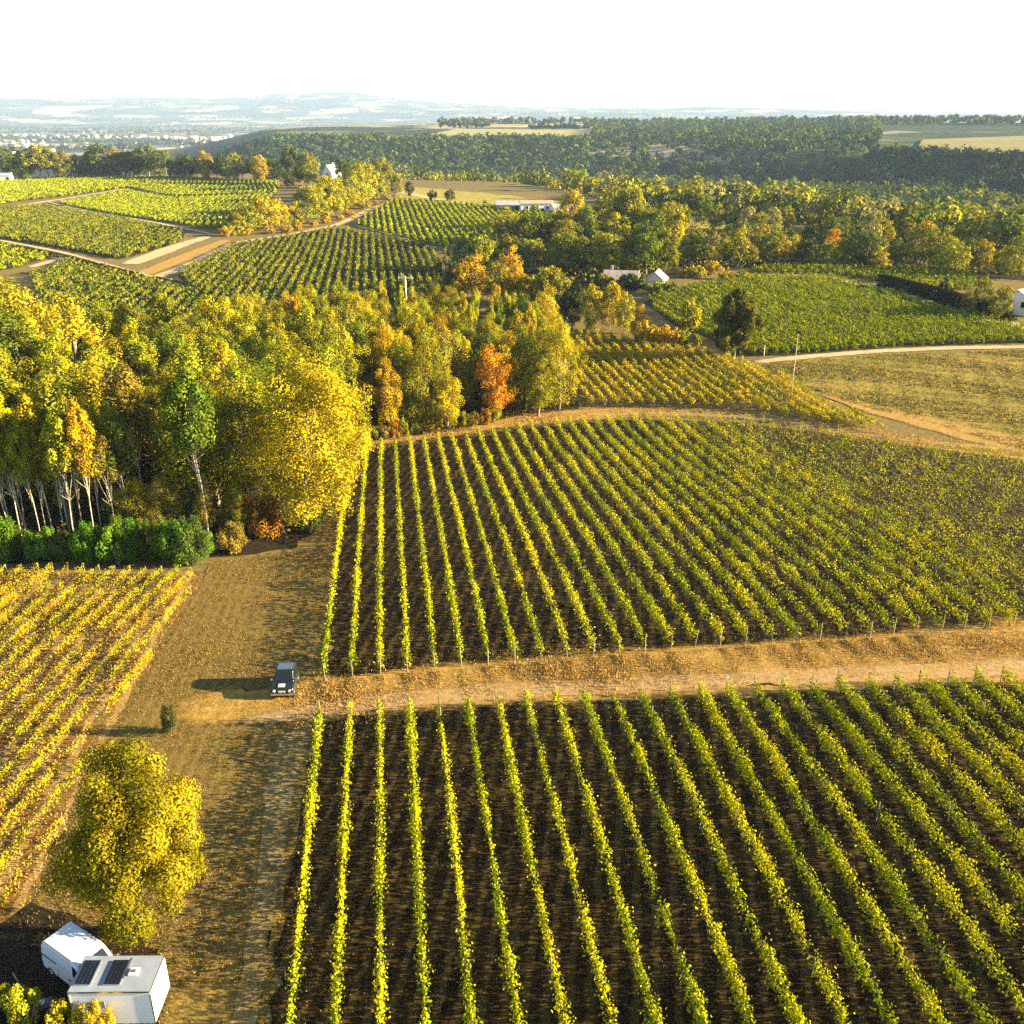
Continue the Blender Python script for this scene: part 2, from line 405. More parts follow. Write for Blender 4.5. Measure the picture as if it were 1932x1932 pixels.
def sheet(name, poly, cell, lift, mat, label, amp=.3, seed=1):
    step = max(cell * .5, .5)
    P = ragged([tuple(p) for p in poly], step, amp, seed)
    A = np.array(P); x0, y0 = A.min(0); x1, y1 = A.max(0)
    nx, ny = int((x1 - x0) / cell) + 2, int((y1 - y0) / cell) + 2
    gx = x0 - .01 + np.arange(nx) * cell; gy = y0 - .01 + np.arange(ny) * cell
    GX, GY = np.meshgrid(gx, gy); inn = in_poly(GX, GY, P)
    near_edge = set()
    for (px, py) in P: near_edge.add((int((px - gx[0]) / cell), int((py - gy[0]) / cell)))
    bm = bmesh.new(); cache = {}
    def vert(x, y):
        k = (round(x, 3), round(y, 3))
        if k not in cache:
            z = tz(x, y) + lift * (1 + math.hypot(x, y) / 80.0); cache[k] = bm.verts.new((x, y, z))
        return cache[k]
    pts = []
    cells = []
    for j in range(ny - 1):
        for i in range(nx - 1):
            k = int(inn[j, i]) + int(inn[j, i + 1]) + int(inn[j + 1, i]) + int(inn[j + 1, i + 1])
            edge = (i, j) in near_edge
            if k == 4 and not edge: q = [(gx[i], gy[j]), (gx[i + 1], gy[j]), (gx[i + 1], gy[j + 1]), (gx[i], gy[j + 1])]
            elif k == 0 and not edge: continue
            else: q = clip_cell(P, gx[i], gx[i + 1], gy[j], gy[j + 1])
            if len(q) >= 3: cells.append(q)
    allp = np.array([p for q in cells for p in q]); zz = terrain(allp[:, 0], allp[:, 1]) + lift * (1 + np.hypot(allp[:, 0], allp[:, 1]) / 200.0) + 2.0 * S(750, 1050, np.hypot(allp[:, 0], allp[:, 1]))
    ii = 0
    for q in cells:
        vs = []
        for p in q:
            k = (round(p[0], 3), round(p[1], 3))
            if k not in cache: cache[k] = bm.verts.new((p[0], p[1], zz[ii]))
            ii += 1
            if cache[k] not in vs: vs.append(cache[k])
        if len(vs) >= 3:
            try: bm.faces.new(vs)
            except ValueError: pass
    for f in bm.faces:
        if f.normal.z < 0 or f.calc_area() == 0: pass
    bm.normal_update()
    for f in bm.faces:
        if f.normal.z < 0: f.normal_flip()
    me = bpy.data.meshes.new(name); bm.to_mesh(me); bm.free(); me.materials.append(mat)
    for p in me.polygons: p.use_smooth = True
    o = link(name, me); tag(o, label=label, kind='structure')
    return o

def resample(pts, step):
    pts = np.array(pts, float); L = np.r_[0, np.cumsum(np.hypot(*np.diff(pts[:, :2], axis=0).T))]
    n = max(2, int(L[-1] / step) + 1); t = np.linspace(0, L[-1], n)
    k = np.c_[np.interp(t, L, pts[:, 0]), np.interp(t, L, pts[:, 1])]
    for _ in range(4):
        k[1:-1] = .25 * k[:-2] + .5 * k[1:-1] + .25 * k[2:]
    return k

def ribbon(name, pts, width, lift, mat, label, step=2.0, seed=3, amp=.12):
    k = resample(pts, step); g = np.random.default_rng(seed)
    d = np.gradient(k, axis=0); d /= np.linalg.norm(d, axis=1)[:, None] + 1e-9; nrm = np.c_[-d[:, 1], d[:, 0]]
    ws = np.broadcast_to(np.asarray(width, float), (len(k),)) if np.ndim(width) == 0 else np.interp(np.linspace(0, 1, len(k)), np.linspace(0, 1, len(width)), width)
    m = 7; off = np.linspace(-.5, .5, m); V = []
    for j, o in enumerate(off):
        w = ws * o + (g.normal(0, amp, len(k)) * ws.mean() * .5 if j in (0, m - 1) else 0)
        V.append(k + nrm * w[:, None])
    V = np.array(V).transpose(1, 0, 2).reshape(-1, 2)
    z = terrain(V[:, 0], V[:, 1]) + lift * (1 + np.hypot(V[:, 0], V[:, 1]) / 200.0)
    V = np.c_[V, z]; i = np.arange(len(k) - 1)[:, None] * m; j = np.arange(m - 1)[None]
    F = np.stack([i + j, i + j + 1, i + m + j + 1, i + m + j], -1).reshape(-1, 4)
    e = np.clip((1 - np.abs(off) * 2) * 1.6, 0, 1); lt = np.minimum(np.arange(len(k)), np.arange(len(k))[::-1]) * step / 5.0
    e = (np.clip(lt, 0, 1)[:, None] * e[None]).reshape(-1)
    me = raw_mesh(name, V, F, mat, np.c_[e, e, e], smooth=True)
    o = link(name, me); tag(o, label=label, kind='structure'); return o

def PP(pairs): return [tuple(cast(a, b)[:2]) for a, b in pairs]

RD = np.array([-math.sin(ROW_ANG), math.cos(ROW_ANG)]); RN = np.array([math.cos(ROW_ANG), math.sin(ROW_ANG)])

# blocks of vines (outlines traced on the ground)
LOWER = PP([(596, 1362), (720, 1348), (1000, 1330), (1300, 1316), (1600, 1302), (1960, 1288), (2150, 1320)]) + [(40., 15.), (-4., 15.), (-9.0, 15.), (-11.6, 32.)]
UPPER = PP([(612, 1285), (645, 905), (690, 848), (870, 828), (1000, 808), (1200, 790), (1400, 797), (1600, 825), (1750, 845), (1960, 868), (2150, 960), (2150, 1140),
            (1932, 1188), (1700, 1203), (1300, 1228), (1000, 1252)])
LEFT = PP([(-160, 1075), (385, 1085), (305, 1215), (225, 1345), (165, 1450), (115, 1580), (60, 1700), (0, 1745), (-200, 1745)])
BLOCK_C = PP([(1092, 768), (1068, 640), (1110, 628), (1200, 648), (1330, 668), (1420, 692), (1530, 745), (1620, 790), (1690, 822), (1580, 806), (1400, 772), (1240, 768)])
BLOCK_D = PP([(1215, 570), (1250, 552), (1330, 537), (1400, 524), (1560, 524), (1650, 545), (1860, 604), (1960, 628), (2080, 650), (1932, 648), (1700, 655), (1480, 672), (1415, 672), (1340, 640), (1270, 612)])
BLOCK_D2 = PP([(1410, 516), (1440, 502), (1700, 506), (1840, 520), (1840, 548), (1750, 548), (1660, 532), (1560, 518)])
BLOCK_E1 = PP([(-80, 335), (250, 335), (525, 345), (520, 365), (330, 372), (240, 354), (90, 374), (0, 385), (-80, 390)])
BLOCK_E2 = PP([(110, 384), (240, 360), (330, 376), (440, 372), (522, 368), (470, 402), (436, 430), (400, 434), (230, 408)])
BLOCK_E3 = PP([(-60, 396), (85, 388), (215, 412), (352, 440), (330, 462), (225, 490), (120, 470), (0, 450), (-60, 445)])
BLOCK_E4 = PP([(-60, 460), (0, 462), (95, 486), (40, 504), (-60, 520)])
BLOCK_E5 = PP([(60, 520), (130, 492), (250, 520), (350, 548), (420, 575), (300, 640), (80, 600)])
BLOCK_E6 = PP([(335, 520), (440, 464), (640, 430), (800, 462), (830, 490), (836, 592), (560, 612), (420, 588), (372, 553)])
BLOCK_E7 = PP([(668, 424), (745, 376), (800, 380), (960, 392), (1060, 405), (1000, 430), (930, 450), (815, 466)])

sheet('vineyard_soil', LOWER, 2.0, .02, M['soil_dark'], 'dark soil between the vine rows below the track', amp=.25, seed=1)
sheet('vineyard_soil', UPPER, 2.5, .02, M['soil_dark'], 'dark soil between the vine rows above the track', amp=.3, seed=2)
sheet('vineyard_soil', LEFT, 2.0, .02, M['soil_orange'], 'orange soil between the golden vine rows', amp=.25, seed=3)
sheet('vineyard_soil', BLOCK_C, 3.0, .02, M['slope_floor'], 'golden ground under the yellowing vines', seed=4)
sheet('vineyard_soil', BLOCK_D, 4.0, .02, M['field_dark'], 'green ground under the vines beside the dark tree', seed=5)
for k, (b, t) in enumerate([(BLOCK_D2, 'behind the hedge'), (BLOCK_E1, 'below the far treeline'), (BLOCK_E2, 'left of the hedgerow'), (BLOCK_E3, 'between the two chalky paths'), (BLOCK_E4, 'at the left edge'),
                             (BLOCK_E5, 'just behind the left wood'), (BLOCK_E6, 'right of the path junction'), (BLOCK_E7, 'in front of the farm sheds')]):
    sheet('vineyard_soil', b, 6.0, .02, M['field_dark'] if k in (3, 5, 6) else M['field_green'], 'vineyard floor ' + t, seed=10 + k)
STRIP = PP([(395, 1062), (600, 1035), (640, 905), (612, 1285), (560, 1335), (596, 1362)]) + [(-11.5, 32.), (-8.9, 12.), (-18., 12.)] + PP([(300, 1932), (300, 1790), (120, 1720), (60, 1702), (115, 1582), (165, 1452), (225, 1347), (305, 1217), (385, 1087)])
sheet('dry_grass_strip', STRIP, 2.0, .012, M['dry_grass'], 'mown dry grass strip between the vineyard blocks', amp=.3, seed=31)
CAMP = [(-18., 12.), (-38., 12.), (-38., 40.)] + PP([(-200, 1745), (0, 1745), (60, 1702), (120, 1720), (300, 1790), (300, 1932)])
sheet('camp_ground', CAMP, 2.0, .012, M['forest_floor'], 'littered ground round the parked van, tree shadow put into its dark colour', amp=.3, seed=33)  # the tree's shadow is put into the ground colour by this dark floor
MEADOW = PP([(1425, 692), (1480, 682), (1700, 668), (1960, 660), (2140, 664), (2140, 880), (1932, 850), (1760, 800), (1600, 760)])
sheet('meadow', MEADOW, 4.0, .02, M['meadow'], 'brownish green meadow right of the vines', seed=34)
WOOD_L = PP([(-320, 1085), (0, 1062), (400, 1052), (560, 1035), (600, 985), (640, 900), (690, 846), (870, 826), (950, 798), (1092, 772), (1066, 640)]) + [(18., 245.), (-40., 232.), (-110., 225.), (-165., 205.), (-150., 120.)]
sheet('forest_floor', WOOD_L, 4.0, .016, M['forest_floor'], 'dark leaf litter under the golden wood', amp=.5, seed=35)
for nm, pr, m_, lb, sd in [('field', [(760, 352), (1060, 378), (1090, 388), (1000, 402), (940, 388), (745, 372)], 'field_gold', 'golden field behind the farm sheds', 41),
                           ('field', [(1320, 414), (1500, 428), (1480, 444), (1310, 430)], 'field_gold', 'golden field glimpsed between the trees', 42),
                           ('field', [(775, 263), (860, 245), (1112, 245), (1114, 266), (950, 270)], 'field_pale', 'pale stubble field on the far plateau', 43),
                           ('field', [(1730, 288), (1740, 266), (1932, 259), (2060, 260), (2060, 304), (1860, 304)], 'field_striped', 'striped green field on the far right plateau', 44),
                           ('field', [(1835, 378), (1932, 372), (2040, 374), (2040, 392), (1860, 390)], 'field_green', 'dull green field down in the valley', 45)]:
    sheet(nm, PP(pr), 12.0 if pr[0][1] > 330 else 22.0, .02, M[m_], lb, amp=1.5, seed=sd)

# tracks and paths
ribbon('verge', PP([(300, 1340), (440, 1332), (540, 1325), (760, 1300), (1000, 1282), (1300, 1262), (1600, 1245), (1940, 1228), (2150, 1222)]), [5, 6, 7, 8, 8.5, 9, 10, 12, 13], .035, M['verge'], 'golden grassy verge along the pale track', seed=51)
ribbon('track', PP([(420, 1366), (560, 1348), (760, 1318), (1000, 1303), (1300, 1288), (1600, 1274), (1940, 1260), (2160, 1252)]), [2.0, 2.6, 2.7, 2.7, 2.8, 3.0, 3.1], .055, M['track'], 'pale dirt track crossing between the vine blocks', seed=52, amp=.25)
ribbon('path', PP([(590, 1345), (548, 1385), (525, 1500), (500, 1700), (465, 1940)]) + [(-12.5, 20.)], [3.2, 2.4, 1.8, 1.6, 1.8, 1.8], .03, M['worn'], 'worn pale wheel line beside the first vine row', seed=53, amp=.2)
ribbon('verge', PP([(690, 838), (870, 814), (960, 796), (1100, 782), (1240, 776), (1420, 784), (1560, 806), (1700, 832), (1932, 858), (2140, 890)]), [3, 4, 6, 7, 6, 5, 5, 6, 7, 7], .035, M['verge'], 'golden verge at the head of the vine block', seed=54)
ribbon('track', PP([(1100, 785), (1240, 779), (1420, 788), (1560, 808), (1700, 832), (1932, 850)]), [1.2, 1.8, 1.9, 1.9, 2.0, 2.2], .055, M['track'], 'thin pale path along the head of the vine block', seed=55)
ribbon('track', PP([(1415, 686), (1460, 680), (1500, 676), (1650, 663), (1800, 657), (1932, 655), (2100, 658)]), 3.4, .05, M['path'], 'pale lane below the green vineyard', seed=56)
ribbon('verge', PP([(1545, 742), (1640, 770), (1760, 800), (1932, 842), (2140, 880)]), [3, 6, 9, 12, 12], .045, M['verge'], 'golden grass belt at the foot of the meadow', seed=57)
ribbon('path', PP([(-60, 398), (0, 394), (90, 380), (235, 356)]), [5, 5, 4, 3], .05, M['path'], 'chalky path rising along the upper left vines', step=5, seed=58)
ribbon('path', PP([(90, 381), (220, 408), (330, 428), (400, 442)]), 3.2, .06, M['path'], 'narrow chalky path between the left vineyards', step=4, seed=59)
ribbon('path', PP([(735, 381), (690, 400), (640, 424), (540, 444), (440, 459), (370, 495), (290, 526)]), [5, 6, 5, 4.5, 5, 5, 5], .055, M['path'], 'main chalky path running past the hedgerow', step=4, seed=60)
ribbon('path', PP([(395, 446), (330, 466), (240, 500)]), [5, 9, 8], .05, M['path'], 'wide bare path beside the golden grass', step=4, seed=61)
ribbon('verge', PP([(430, 452), (350, 485), (262, 520)]), [5, 9, 8], .045, M['verge'], 'golden grass wedge between two chalky paths', step=4, seed=62)
ribbon('path', PP([(-60, 445), (0, 454), (120, 477), (240, 510), (370, 546)]), 3.0, .055, M['path'], 'chalky path along the dark ditch', step=4, seed=63)
ribbon('path', PP([(55, 506), (100, 492), (135, 484)]), 4.0, .05, M['path'], 'short chalky spur at the left edge', step=4, seed=64)
ribbon('path', PP([(664, 424), (735, 442), (820, 468)]), 2.2, .05, M['path'], 'thin path at the foot of the upper vineyard', step=4, seed=65)
ribbon('path', PP([(1540, 518), (1600, 532), (1680, 548), (1760, 572), (1870, 606), (1960, 622), (2080, 640)]), [2, 4, 4, 3, 4, 7, 8], .05, M['path'], 'pale lane along the long dark hedge', step=4, seed=66)
ribbon('path', PP([(750, 362), (830, 378), (930, 390)]), [10, 9, 5], .05, M['path'], 'tan farm lane in front of the golden field', step=5, seed=67)

# ------------------------------------------------------------------ leaves
def leaf_tris(P, N, size, g, aspect=.75):
    n = len(P); N = N / (np.linalg.norm(N, axis=1)[:, None] + 1e-9)
    t = g.normal(size=(n, 3)); a = np.cross(N, t); a /= np.linalg.norm(a, axis=1)[:, None] + 1e-9; b = np.cross(N, a)
    s = (np.asarray(size)[:, None] if np.ndim(size) else size) * 1.2
    return np.stack([P - a * s, P + a * s * .6 + b * s * aspect, P + a * s * .6 - b * s * aspect], 1).reshape(-1, 3), np.arange(3 * n).reshape(-1, 3)

def leaf_quads(P, N, size, g, aspect=.62, fold=.25):
    n = len(P); N = N / (np.linalg.norm(N, axis=1)[:, None] + 1e-9)
    t = g.normal(size=(n, 3)); a = np.cross(N, t); a /= np.linalg.norm(a, axis=1)[:, None] + 1e-9; b = np.cross(N, a)
    s = np.asarray(size)[:, None] if np.ndim(size) else size
    v0 = P - a * s; v2 = P + a * s; v1 = P + b * s * aspect - N * s * fold; v3 = P - b * s * aspect - N * s * fold
    V = np.stack([v0, v1, v2, v3], 1).reshape(-1, 3)
    F = np.arange(4 * n).reshape(-1, 4)
    return V, F

def tubes(segs, n=5):
    """segs: list of (p0, p1, r0, r1) -> V, F quads"""
    V = []; F = []; k = 0
    for p0, p1, r0, r1 in segs:
        p0 = np.array(p0, float); p1 = np.array(p1, float); d = p1 - p0; d = d / (np.linalg.norm(d) + 1e-9)
        u = np.cross(d, [0.3, .9, .1]); u /= np.linalg.norm(u) + 1e-9; w = np.cross(d, u)
        an = np.arange(n) * 2 * math.pi / n
        c = np.cos(an)[:, None] * u + np.sin(an)[:, None] * w
        V.append(p0 + c * r0); V.append(p1 + c * r1)
        for i in range(n): F.append((k + i, k + (i + 1) % n, k + n + (i + 1) % n, k + n + i))
        k += 2 * n
    return np.vstack(V), np.array(F)

def tree_meshes(kind, h, nleaf, seed, size, clumps=None):
    """a crown mesh and a trunk mesh for a tree h metres tall standing at the origin"""
    g = np.random.default_rng(seed)
    lobes = []; segs = []
    if kind == 'broad':
        cz, rx, rz, n = .60 * h, .34 * h, .40 * h, 60
    elif kind == 'full':                                  # crown down to the ground
        cz, rx, rz, n = .50 * h, .36 * h, .50 * h, 85
    elif kind == 'slender':
        cz, rx, rz, n = .755 * h, .125 * h, .25 * h, 38
    elif kind == 'column':
        cz, rx, rz, n = .53 * h, .18 * h, .47 * h, 62
    elif kind == 'conifer':
        cz, rx, rz, n = .5 * h, .30 * h, .5 * h, 40
    else:                                                 # bush
        cz, rx, rz, n = .46 * h, .56 * h, .52 * h, 36
    n = clumps or n
    lean = g.normal(0, .03, 2)
    for i in range(n):
        d = g.normal(size=3); d /= np.linalg.norm(d); rr = g.uniform(.30, 1.0) ** .55
        p = d * rr
        if kind == 'conifer':
            zz = g.uniform(0.04, .98); w = (1 - zz) ** .62 * (.5 + .5 * min(1, zz * 6)); an = g.uniform(0, 6.283)
            c = np.array([math.cos(an) * w * rx * .85, math.sin(an) * w * rx * .85, zz * h * .97]); r = (.05 + .075 * (1 - zz)) * h
        else:
            q_ = g.uniform(.74, .98); c = np.array([p[0] * rx * q_, p[1] * rx * q_, cz + p[2] * rz * g.uniform(.80, .97)]); r = g.uniform(.15, .31) * rx
            if kind in ('slender', 'column'):
                up = (c[2] - cz) / rz; c[:2] *= (1.0 - .45 * max(0, up)); r = g.uniform(.20, .44) * rx; r *= (1 - .35 * max(0, up))
            if kind == 'full': c[:2] *= 1 - .25 * max(0, (c[2] - cz) / rz)
            if kind == 'bush': r = g.uniform(.13, .29) * rx
        c[:2] += lean * c[2]
        lobes.append((c, r, g.uniform(.60, 1.30), g.normal(0, .10)))
    Cn = np.array([l[0] for l in lobes]); Rr = np.array([l[1] for l in lobes]); br = np.array([l[2] for l in lobes]); hu = np.array([l[3] for l in lobes])
    w = Rr ** 2; w /= w.sum()
    k = g.choice(n, nleaf, p=w)
    d = g.normal(size=(nleaf, 3)); d[:, 2] += .25; d /= np.linalg.norm(d, axis=1)[:, None]
    rr = Rr[k] * (g.uniform(.35, 1.12, nleaf) ** .5)
    P = Cn[k] + d * rr[:, None] * np.array([1, 1, 1.55 if kind in ('bush', 'column', 'slender') else .92]) + g.normal(0, .006 * h, (nleaf, 3))
    P[:, 2] = np.maximum(P[:, 2], .12 + size * .3)
    N = d + g.normal(0, .30, (nleaf, 3)); N[:, 2] += .12
    sz = size * g.uniform(.6, 1.35, nleaf)
    V, F = leaf_quads(P, N, sz, g)
    vb = br[k] * g.uniform(.78, 1.22, nleaf); sh = .6 * hu[k] + g.normal(0, .05, nleaf)
    col = np.stack([vb * (1 + sh), vb * (1 - .25 * sh), vb * (1 - sh)], -1).clip(.02, 3)
    crown = raw_mesh(kind + '_crown', V, F, M['leaf'], np.repeat(col, 4, axis=0))
    # trunk and limbs
    r0 = .018 * h if kind not in ('slender',) else .0056 * h
    if kind == 'bush':
        for i in range(5):
            an = g.uniform(0, 6.28); segs.append(((0, 0, -.1), (math.cos(an) * rx * .5, math.sin(an) * rx * .5, .6 * h), .02 * h, .008 * h))
    else:
        top = {'broad': .55, 'full': .5, 'slender': .88, 'column': .85, 'conifer': .9}[kind] * h
        prev = np.array([0, 0, -.4]); m = 5
        for i in range(1, m + 1):
            t = i / m; p = np.array([lean[0] * top * t + g.normal(0, .008 * h), lean[1] * top * t + g.normal(0, .008 * h), top * t])
            segs.append((prev, p, r0 * (1 - .75 * (i - 1) / m), r0 * (1 - .75 * i / m))); prev = p
        for i in range(min(n, 12 if kind in ('broad', 'full') else 9)):
            c = Cn[i]; zb = min(c[2] * .75, top) * g.uniform(.7, 1); b = np.array([lean[0] * zb, lean[1] * zb, zb])
            mid = (b + c) / 2 + np.array([0, 0, -.02 * h])
            segs.append((b, mid, r0 * .42, r0 * .28)); segs.append((mid, c, r0 * .28, r0 * .10))
        if kind == 'slender':
            for i in range(4):
                zb = g.uniform(.3, .58) * h; an = g.uniform(0, 6.28); L = g.uniform(.05, .12) * h
                b = np.array([lean[0] * zb, lean[1] * zb, zb]); segs.append((b, b + np.array([math.cos(an) * L, math.sin(an) * L, L * .9]), r0 * .35, r0 * .1))
    Vt, Ft = tubes(segs, 6)
    trunk = raw_mesh(kind + '_trunk', Vt, Ft, M['pale_bark'] if kind == 'slender' else M['bark'], smooth=True)
    return crown, trunk, h

LIB = {}
def lib(kind, lod):
    """a few shared variants of each kind of tree at three levels of leaf size"""
    key = (kind, lod)
    if key not in LIB:
        h0 = 16.0 if kind != 'bush' else 3.0
        nl, sz = {'near': (11800, .125), 'mid': (3300, .31), 'far': (520, 1.0)}[lod]
        if kind == 'bush': nl, sz = {'near': (4600, .075), 'mid': (1100, .17), 'far': (260, .4)}[lod]
        if kind in ('slender',): nl = int(nl * .62); 
        if kind in ('full', 'conifer'): nl = int(nl * 1.3)
        nv = 4
        LIB[key] = [tree_meshes(kind, h0, nl, hash((kind, lod, i)) % 100000 if False else (sum(map(ord, kind + lod)) * 31 + i * 7), sz) for i in range(nv)]
    return LIB[key]

TREES = []
def plant(p, h, kind, lod, color, name, label, cat, group=None, wide=1.0, variant=None, g=rng):
    vs = lib(kind, lod); cr, tr, h0 = vs[int(g.integers(len(vs))) if variant is None else variant % len(vs)]
    root = empty(name, (p[0], p[1], p[2]), g.uniform(0, 6.283))
    k = h / h0; w = k * wide
    root.scale = (w, w, k)
    tag(root, label, cat, group)
    c = link('crown', cr, root); c.color = tuple(color) + (1,)
    t = link('trunk', tr, root)
    TREES.append((root, p, h))
    return root

COL = {'gold': (.36, .245, .010), 'yellow': (.34, .275, .012), 'lime': (.25, .245, .010), 'olive': (.19, .175, .012), 'green': (.105, .135, .012), 'dark': (.035, .042, .012),
       'orange': (.42, .20, .010), 'rust': (.30, .135, .014), 'amber': (.40, .235, .010), 'bright': (.075, .155, .012), 'pale': (.27, .24, .07), 'brown': (.19, .145, .022), 'deep': (.065, .09, .014),
       'teal': (.030, .055, .024)}
WORD = {'gold': 'golden', 'yellow': 'yellow', 'lime': 'yellow-green', 'olive': 'olive green', 'green': 'green', 'dark': 'dark green', 'orange': 'orange', 'rust': 'rusty red',
        'amber': 'amber', 'bright': 'bright green', 'pale': 'pale yellow', 'brown': 'brownish', 'deep': 'deep green', 'teal': 'dark green'}
def jcol(c, g, a=.16):
    f = g.uniform(1 - a, 1 + a); b = np.array(COL[c]) * f; b[0] *= g.uniform(.9, 1.1); return tuple(b)

# ------------------------------------------------------------------ vine rows
POST = None
def post_mesh():
    bm = bmesh.new(); box(bm, (0, 0, .80), (.055, .055, 2.0), .01); return bm_mesh('post', bm, M['row_post'])

def noise1(n, step, g):
    k = g.uniform(-1, 1, int(n / step) + 3); return lambda t: np.interp(np.asarray(t) / step, np.arange(len(k)), k)

def row_foliage(a, b, g, dens, h, w, base, size, cols, gap=0.0, shoots=.12, weak=None):
    """leaf cloud of one trained row from a to b (plan points); vertices relative to a"""
    L = math.hypot(b[0] - a[0], b[1] - a[1]); n = max(6, int(L * dens))
    t = g.uniform(0, L, n)
    vine = noise1(L, 1.05, g); big = noise1(L, 6.0, g); fine = noise1(L, .35, g); ten = noise1(L, 2.2, g)
    pr = .62 + .30 * vine(t) + .25 * ten(t)
    if gap: pr = pr - gap * (noise1(L, 1.6, g)(t) * .5 + .5) * 1.6
    if weak is not None: pr = pr * weak(a, b, t / L)
    t = t[g.uniform(0, 1, n) < np.clip(pr, .03, 1)]; n = len(t)
    if n < 4: t = np.linspace(0, L, 6); n = 6
    top = h * (.90 + .10 * vine(t) + .10 * big(t) + .10 * fine(t))
    z = base + (top - base) * g.uniform(0, 1, n) ** .75
    wid = w * (1 + .35 * fine(t) + .25 * ten(t)) * np.clip(1.25 - .55 * (z / top) ** 3, .4, 1.3)
    s = g.normal(0, .55, n).clip(-1.3, 1.3) * wid + .06 * big(t)
    sh = g.uniform(0, 1, n) < shoots; z[sh] = top[sh] + g.uniform(0, .26, sh.sum()) * h
    d = np.array([b[0] - a[0], b[1] - a[1]]) / L; nn = np.array([d[1], -d[0]])
    X = a[0] + d[0] * t + nn[0] * s; Y = a[1] + d[1] * t + nn[1] * s
    gz = terrain(X, Y); P = np.c_[X - a[0], Y - a[1], gz + z - tz(*a)]
    sd = np.sign(s)[:, None] * np.array([nn[0], nn[1], 0])[None]
    N = sd * .8 + g.normal(0, .6, (n, 3)) + np.array([0, 0, .55])
    sz = size * g.uniform(.6, 1.3, n); sz[sh] *= .8
    V, F = leaf_quads(P, N, sz, g, .7, .2) if size < .15 else leaf_tris(P, N, sz, g)
    nv = F.shape[1]
    ci = np.clip((g.normal(0, .22, n) + .5 + .35 * big(t) + .15 * vine(t)), 0, .999); k = ci * (len(cols) - 1); i0 = k.astype(int); f = (k - i0)[:, None]
    cc = np.array(cols); c = cc[i0] * (1 - f) + cc[np.minimum(i0 + 1, len(cols) - 1)] * f
    c = c * g.uniform(.75, 1.25, n)[:, None]
    return V, F, np.repeat(c, nv, axis=0)

def rows_in(poly, ang, spacing, phase=0.0):
    d = np.array([-math.sin(ang), math.cos(ang)]); nn = np.array([math.cos(ang), math.sin(ang)])
    A = np.array(poly); q = A @ nn; s = A @ d; out = []
    k0, k1 = math.ceil((q.min() - phase) / spacing), math.floor((q.max() - phase) / spacing)
    for k in range(k0, k1 + 1):
        Q = phase + k * spacing; xs = []
        for i in range(len(A)):
            j = (i + 1) % len(A)
            if (q[i] > Q) != (q[j] > Q):
                f = (Q - q[i]) / (q[j] - q[i]); xs.append(s[i] + f * (s[j] - s[i]))
        xs.sort()
        for m in range(0, len(xs) - 1, 2):
            if xs[m + 1] - xs[m] > 3: out.append((k, nn * Q + d * xs[m], nn * Q + d * xs[m + 1]))
    return out

def vine_block(poly, ang, spacing, phase, label_fn, group, dens, h, w, base, size, cols, seed, posts=6.0, stems=True, gap=0.0, shoots=.12, weak=None, jit=.4, name='vine_row'):
    global POST
    if POST is None: POST = post_mesh()
    g = np.random.default_rng(seed); n = 0
    for (k, a, b) in rows_in(poly, ang, spacing, phase):
        n += 1
        d = (b - a) / np.linalg.norm(b - a); a = a + d * g.uniform(0, jit); b = b - d * g.uniform(0, jit)
        root = empty(name, (a[0], a[1], tz(*a))); tag(root, label_fn(n), 'vine row', group)
        V, F, c = row_foliage(a, b, g, dens, h, w, base, size, cols, gap, shoots, weak)
        link('foliage', raw_mesh('vine_foliage', V, F, M['vine'], c), root)
        L = np.linalg.norm(b - a)
        if stems:
            segs = []
            for t in np.arange(.3, L, 1.05):
                x, y = a + d * t + g.normal(0, .04, 2); z = tz(x, y) - tz(*a); e = g.normal(0, .08, 2)
                segs.append(((x - a[0], y - a[1], z - .05), (x - a[0] + e[0], y - a[1] + e[1], z + base + .25), .035, .022))
            Vs, Fs = tubes(segs, 3); o = link('stems', raw_mesh('vine_stems', Vs, Fs, M['stem']), root); o['kind'] = 'stuff'
        if posts:
            for t in np.r_[0.0, np.arange(posts * .8, L - 1, posts), L]:
                x, y = a + d * t; z = tz(x, y) - tz(*a)
                o = link('post', POST, root, (x - a[0], y - a[1], z), g.uniform(0, 1.5), (1, 1, (h * (1.08 if t in (0.0, L) else .96)) / 1.8 * g.uniform(.90, 1.06)))
                o.rotation_euler = (g.normal(0, .04), g.normal(0, .04), g.uniform(0, 1.5))
    return n

VG = [(.13, .175, .006), (.22, .25, .006), (.32, .31, .007), (.38, .32, .008)]
VGOLD = [(.16, .18, .008), (.26, .24, .008), (.33, .25, .010), (.30, .175, .010)]
VY = [(.22, .225, .010), (.32, .28, .010), (.40, .31, .010), (.42, .28, .012)]
VFAR = [(.09, .125, .007), (.15, .175, .007), (.23, .22, .009)]
VBR = [(.13, .175, .007), (.19, .22, .008), (.26, .255, .009)]
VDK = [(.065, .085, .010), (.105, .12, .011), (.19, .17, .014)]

def weak_right(a, b, f):
    x = a[0] + (b[0] - a[0]) * f; y = a[1] + (b[1] - a[1]) * f
    s = S(-4, 7, x - (45 - .28 * (y - 80)))
    return 1 - .62 * s

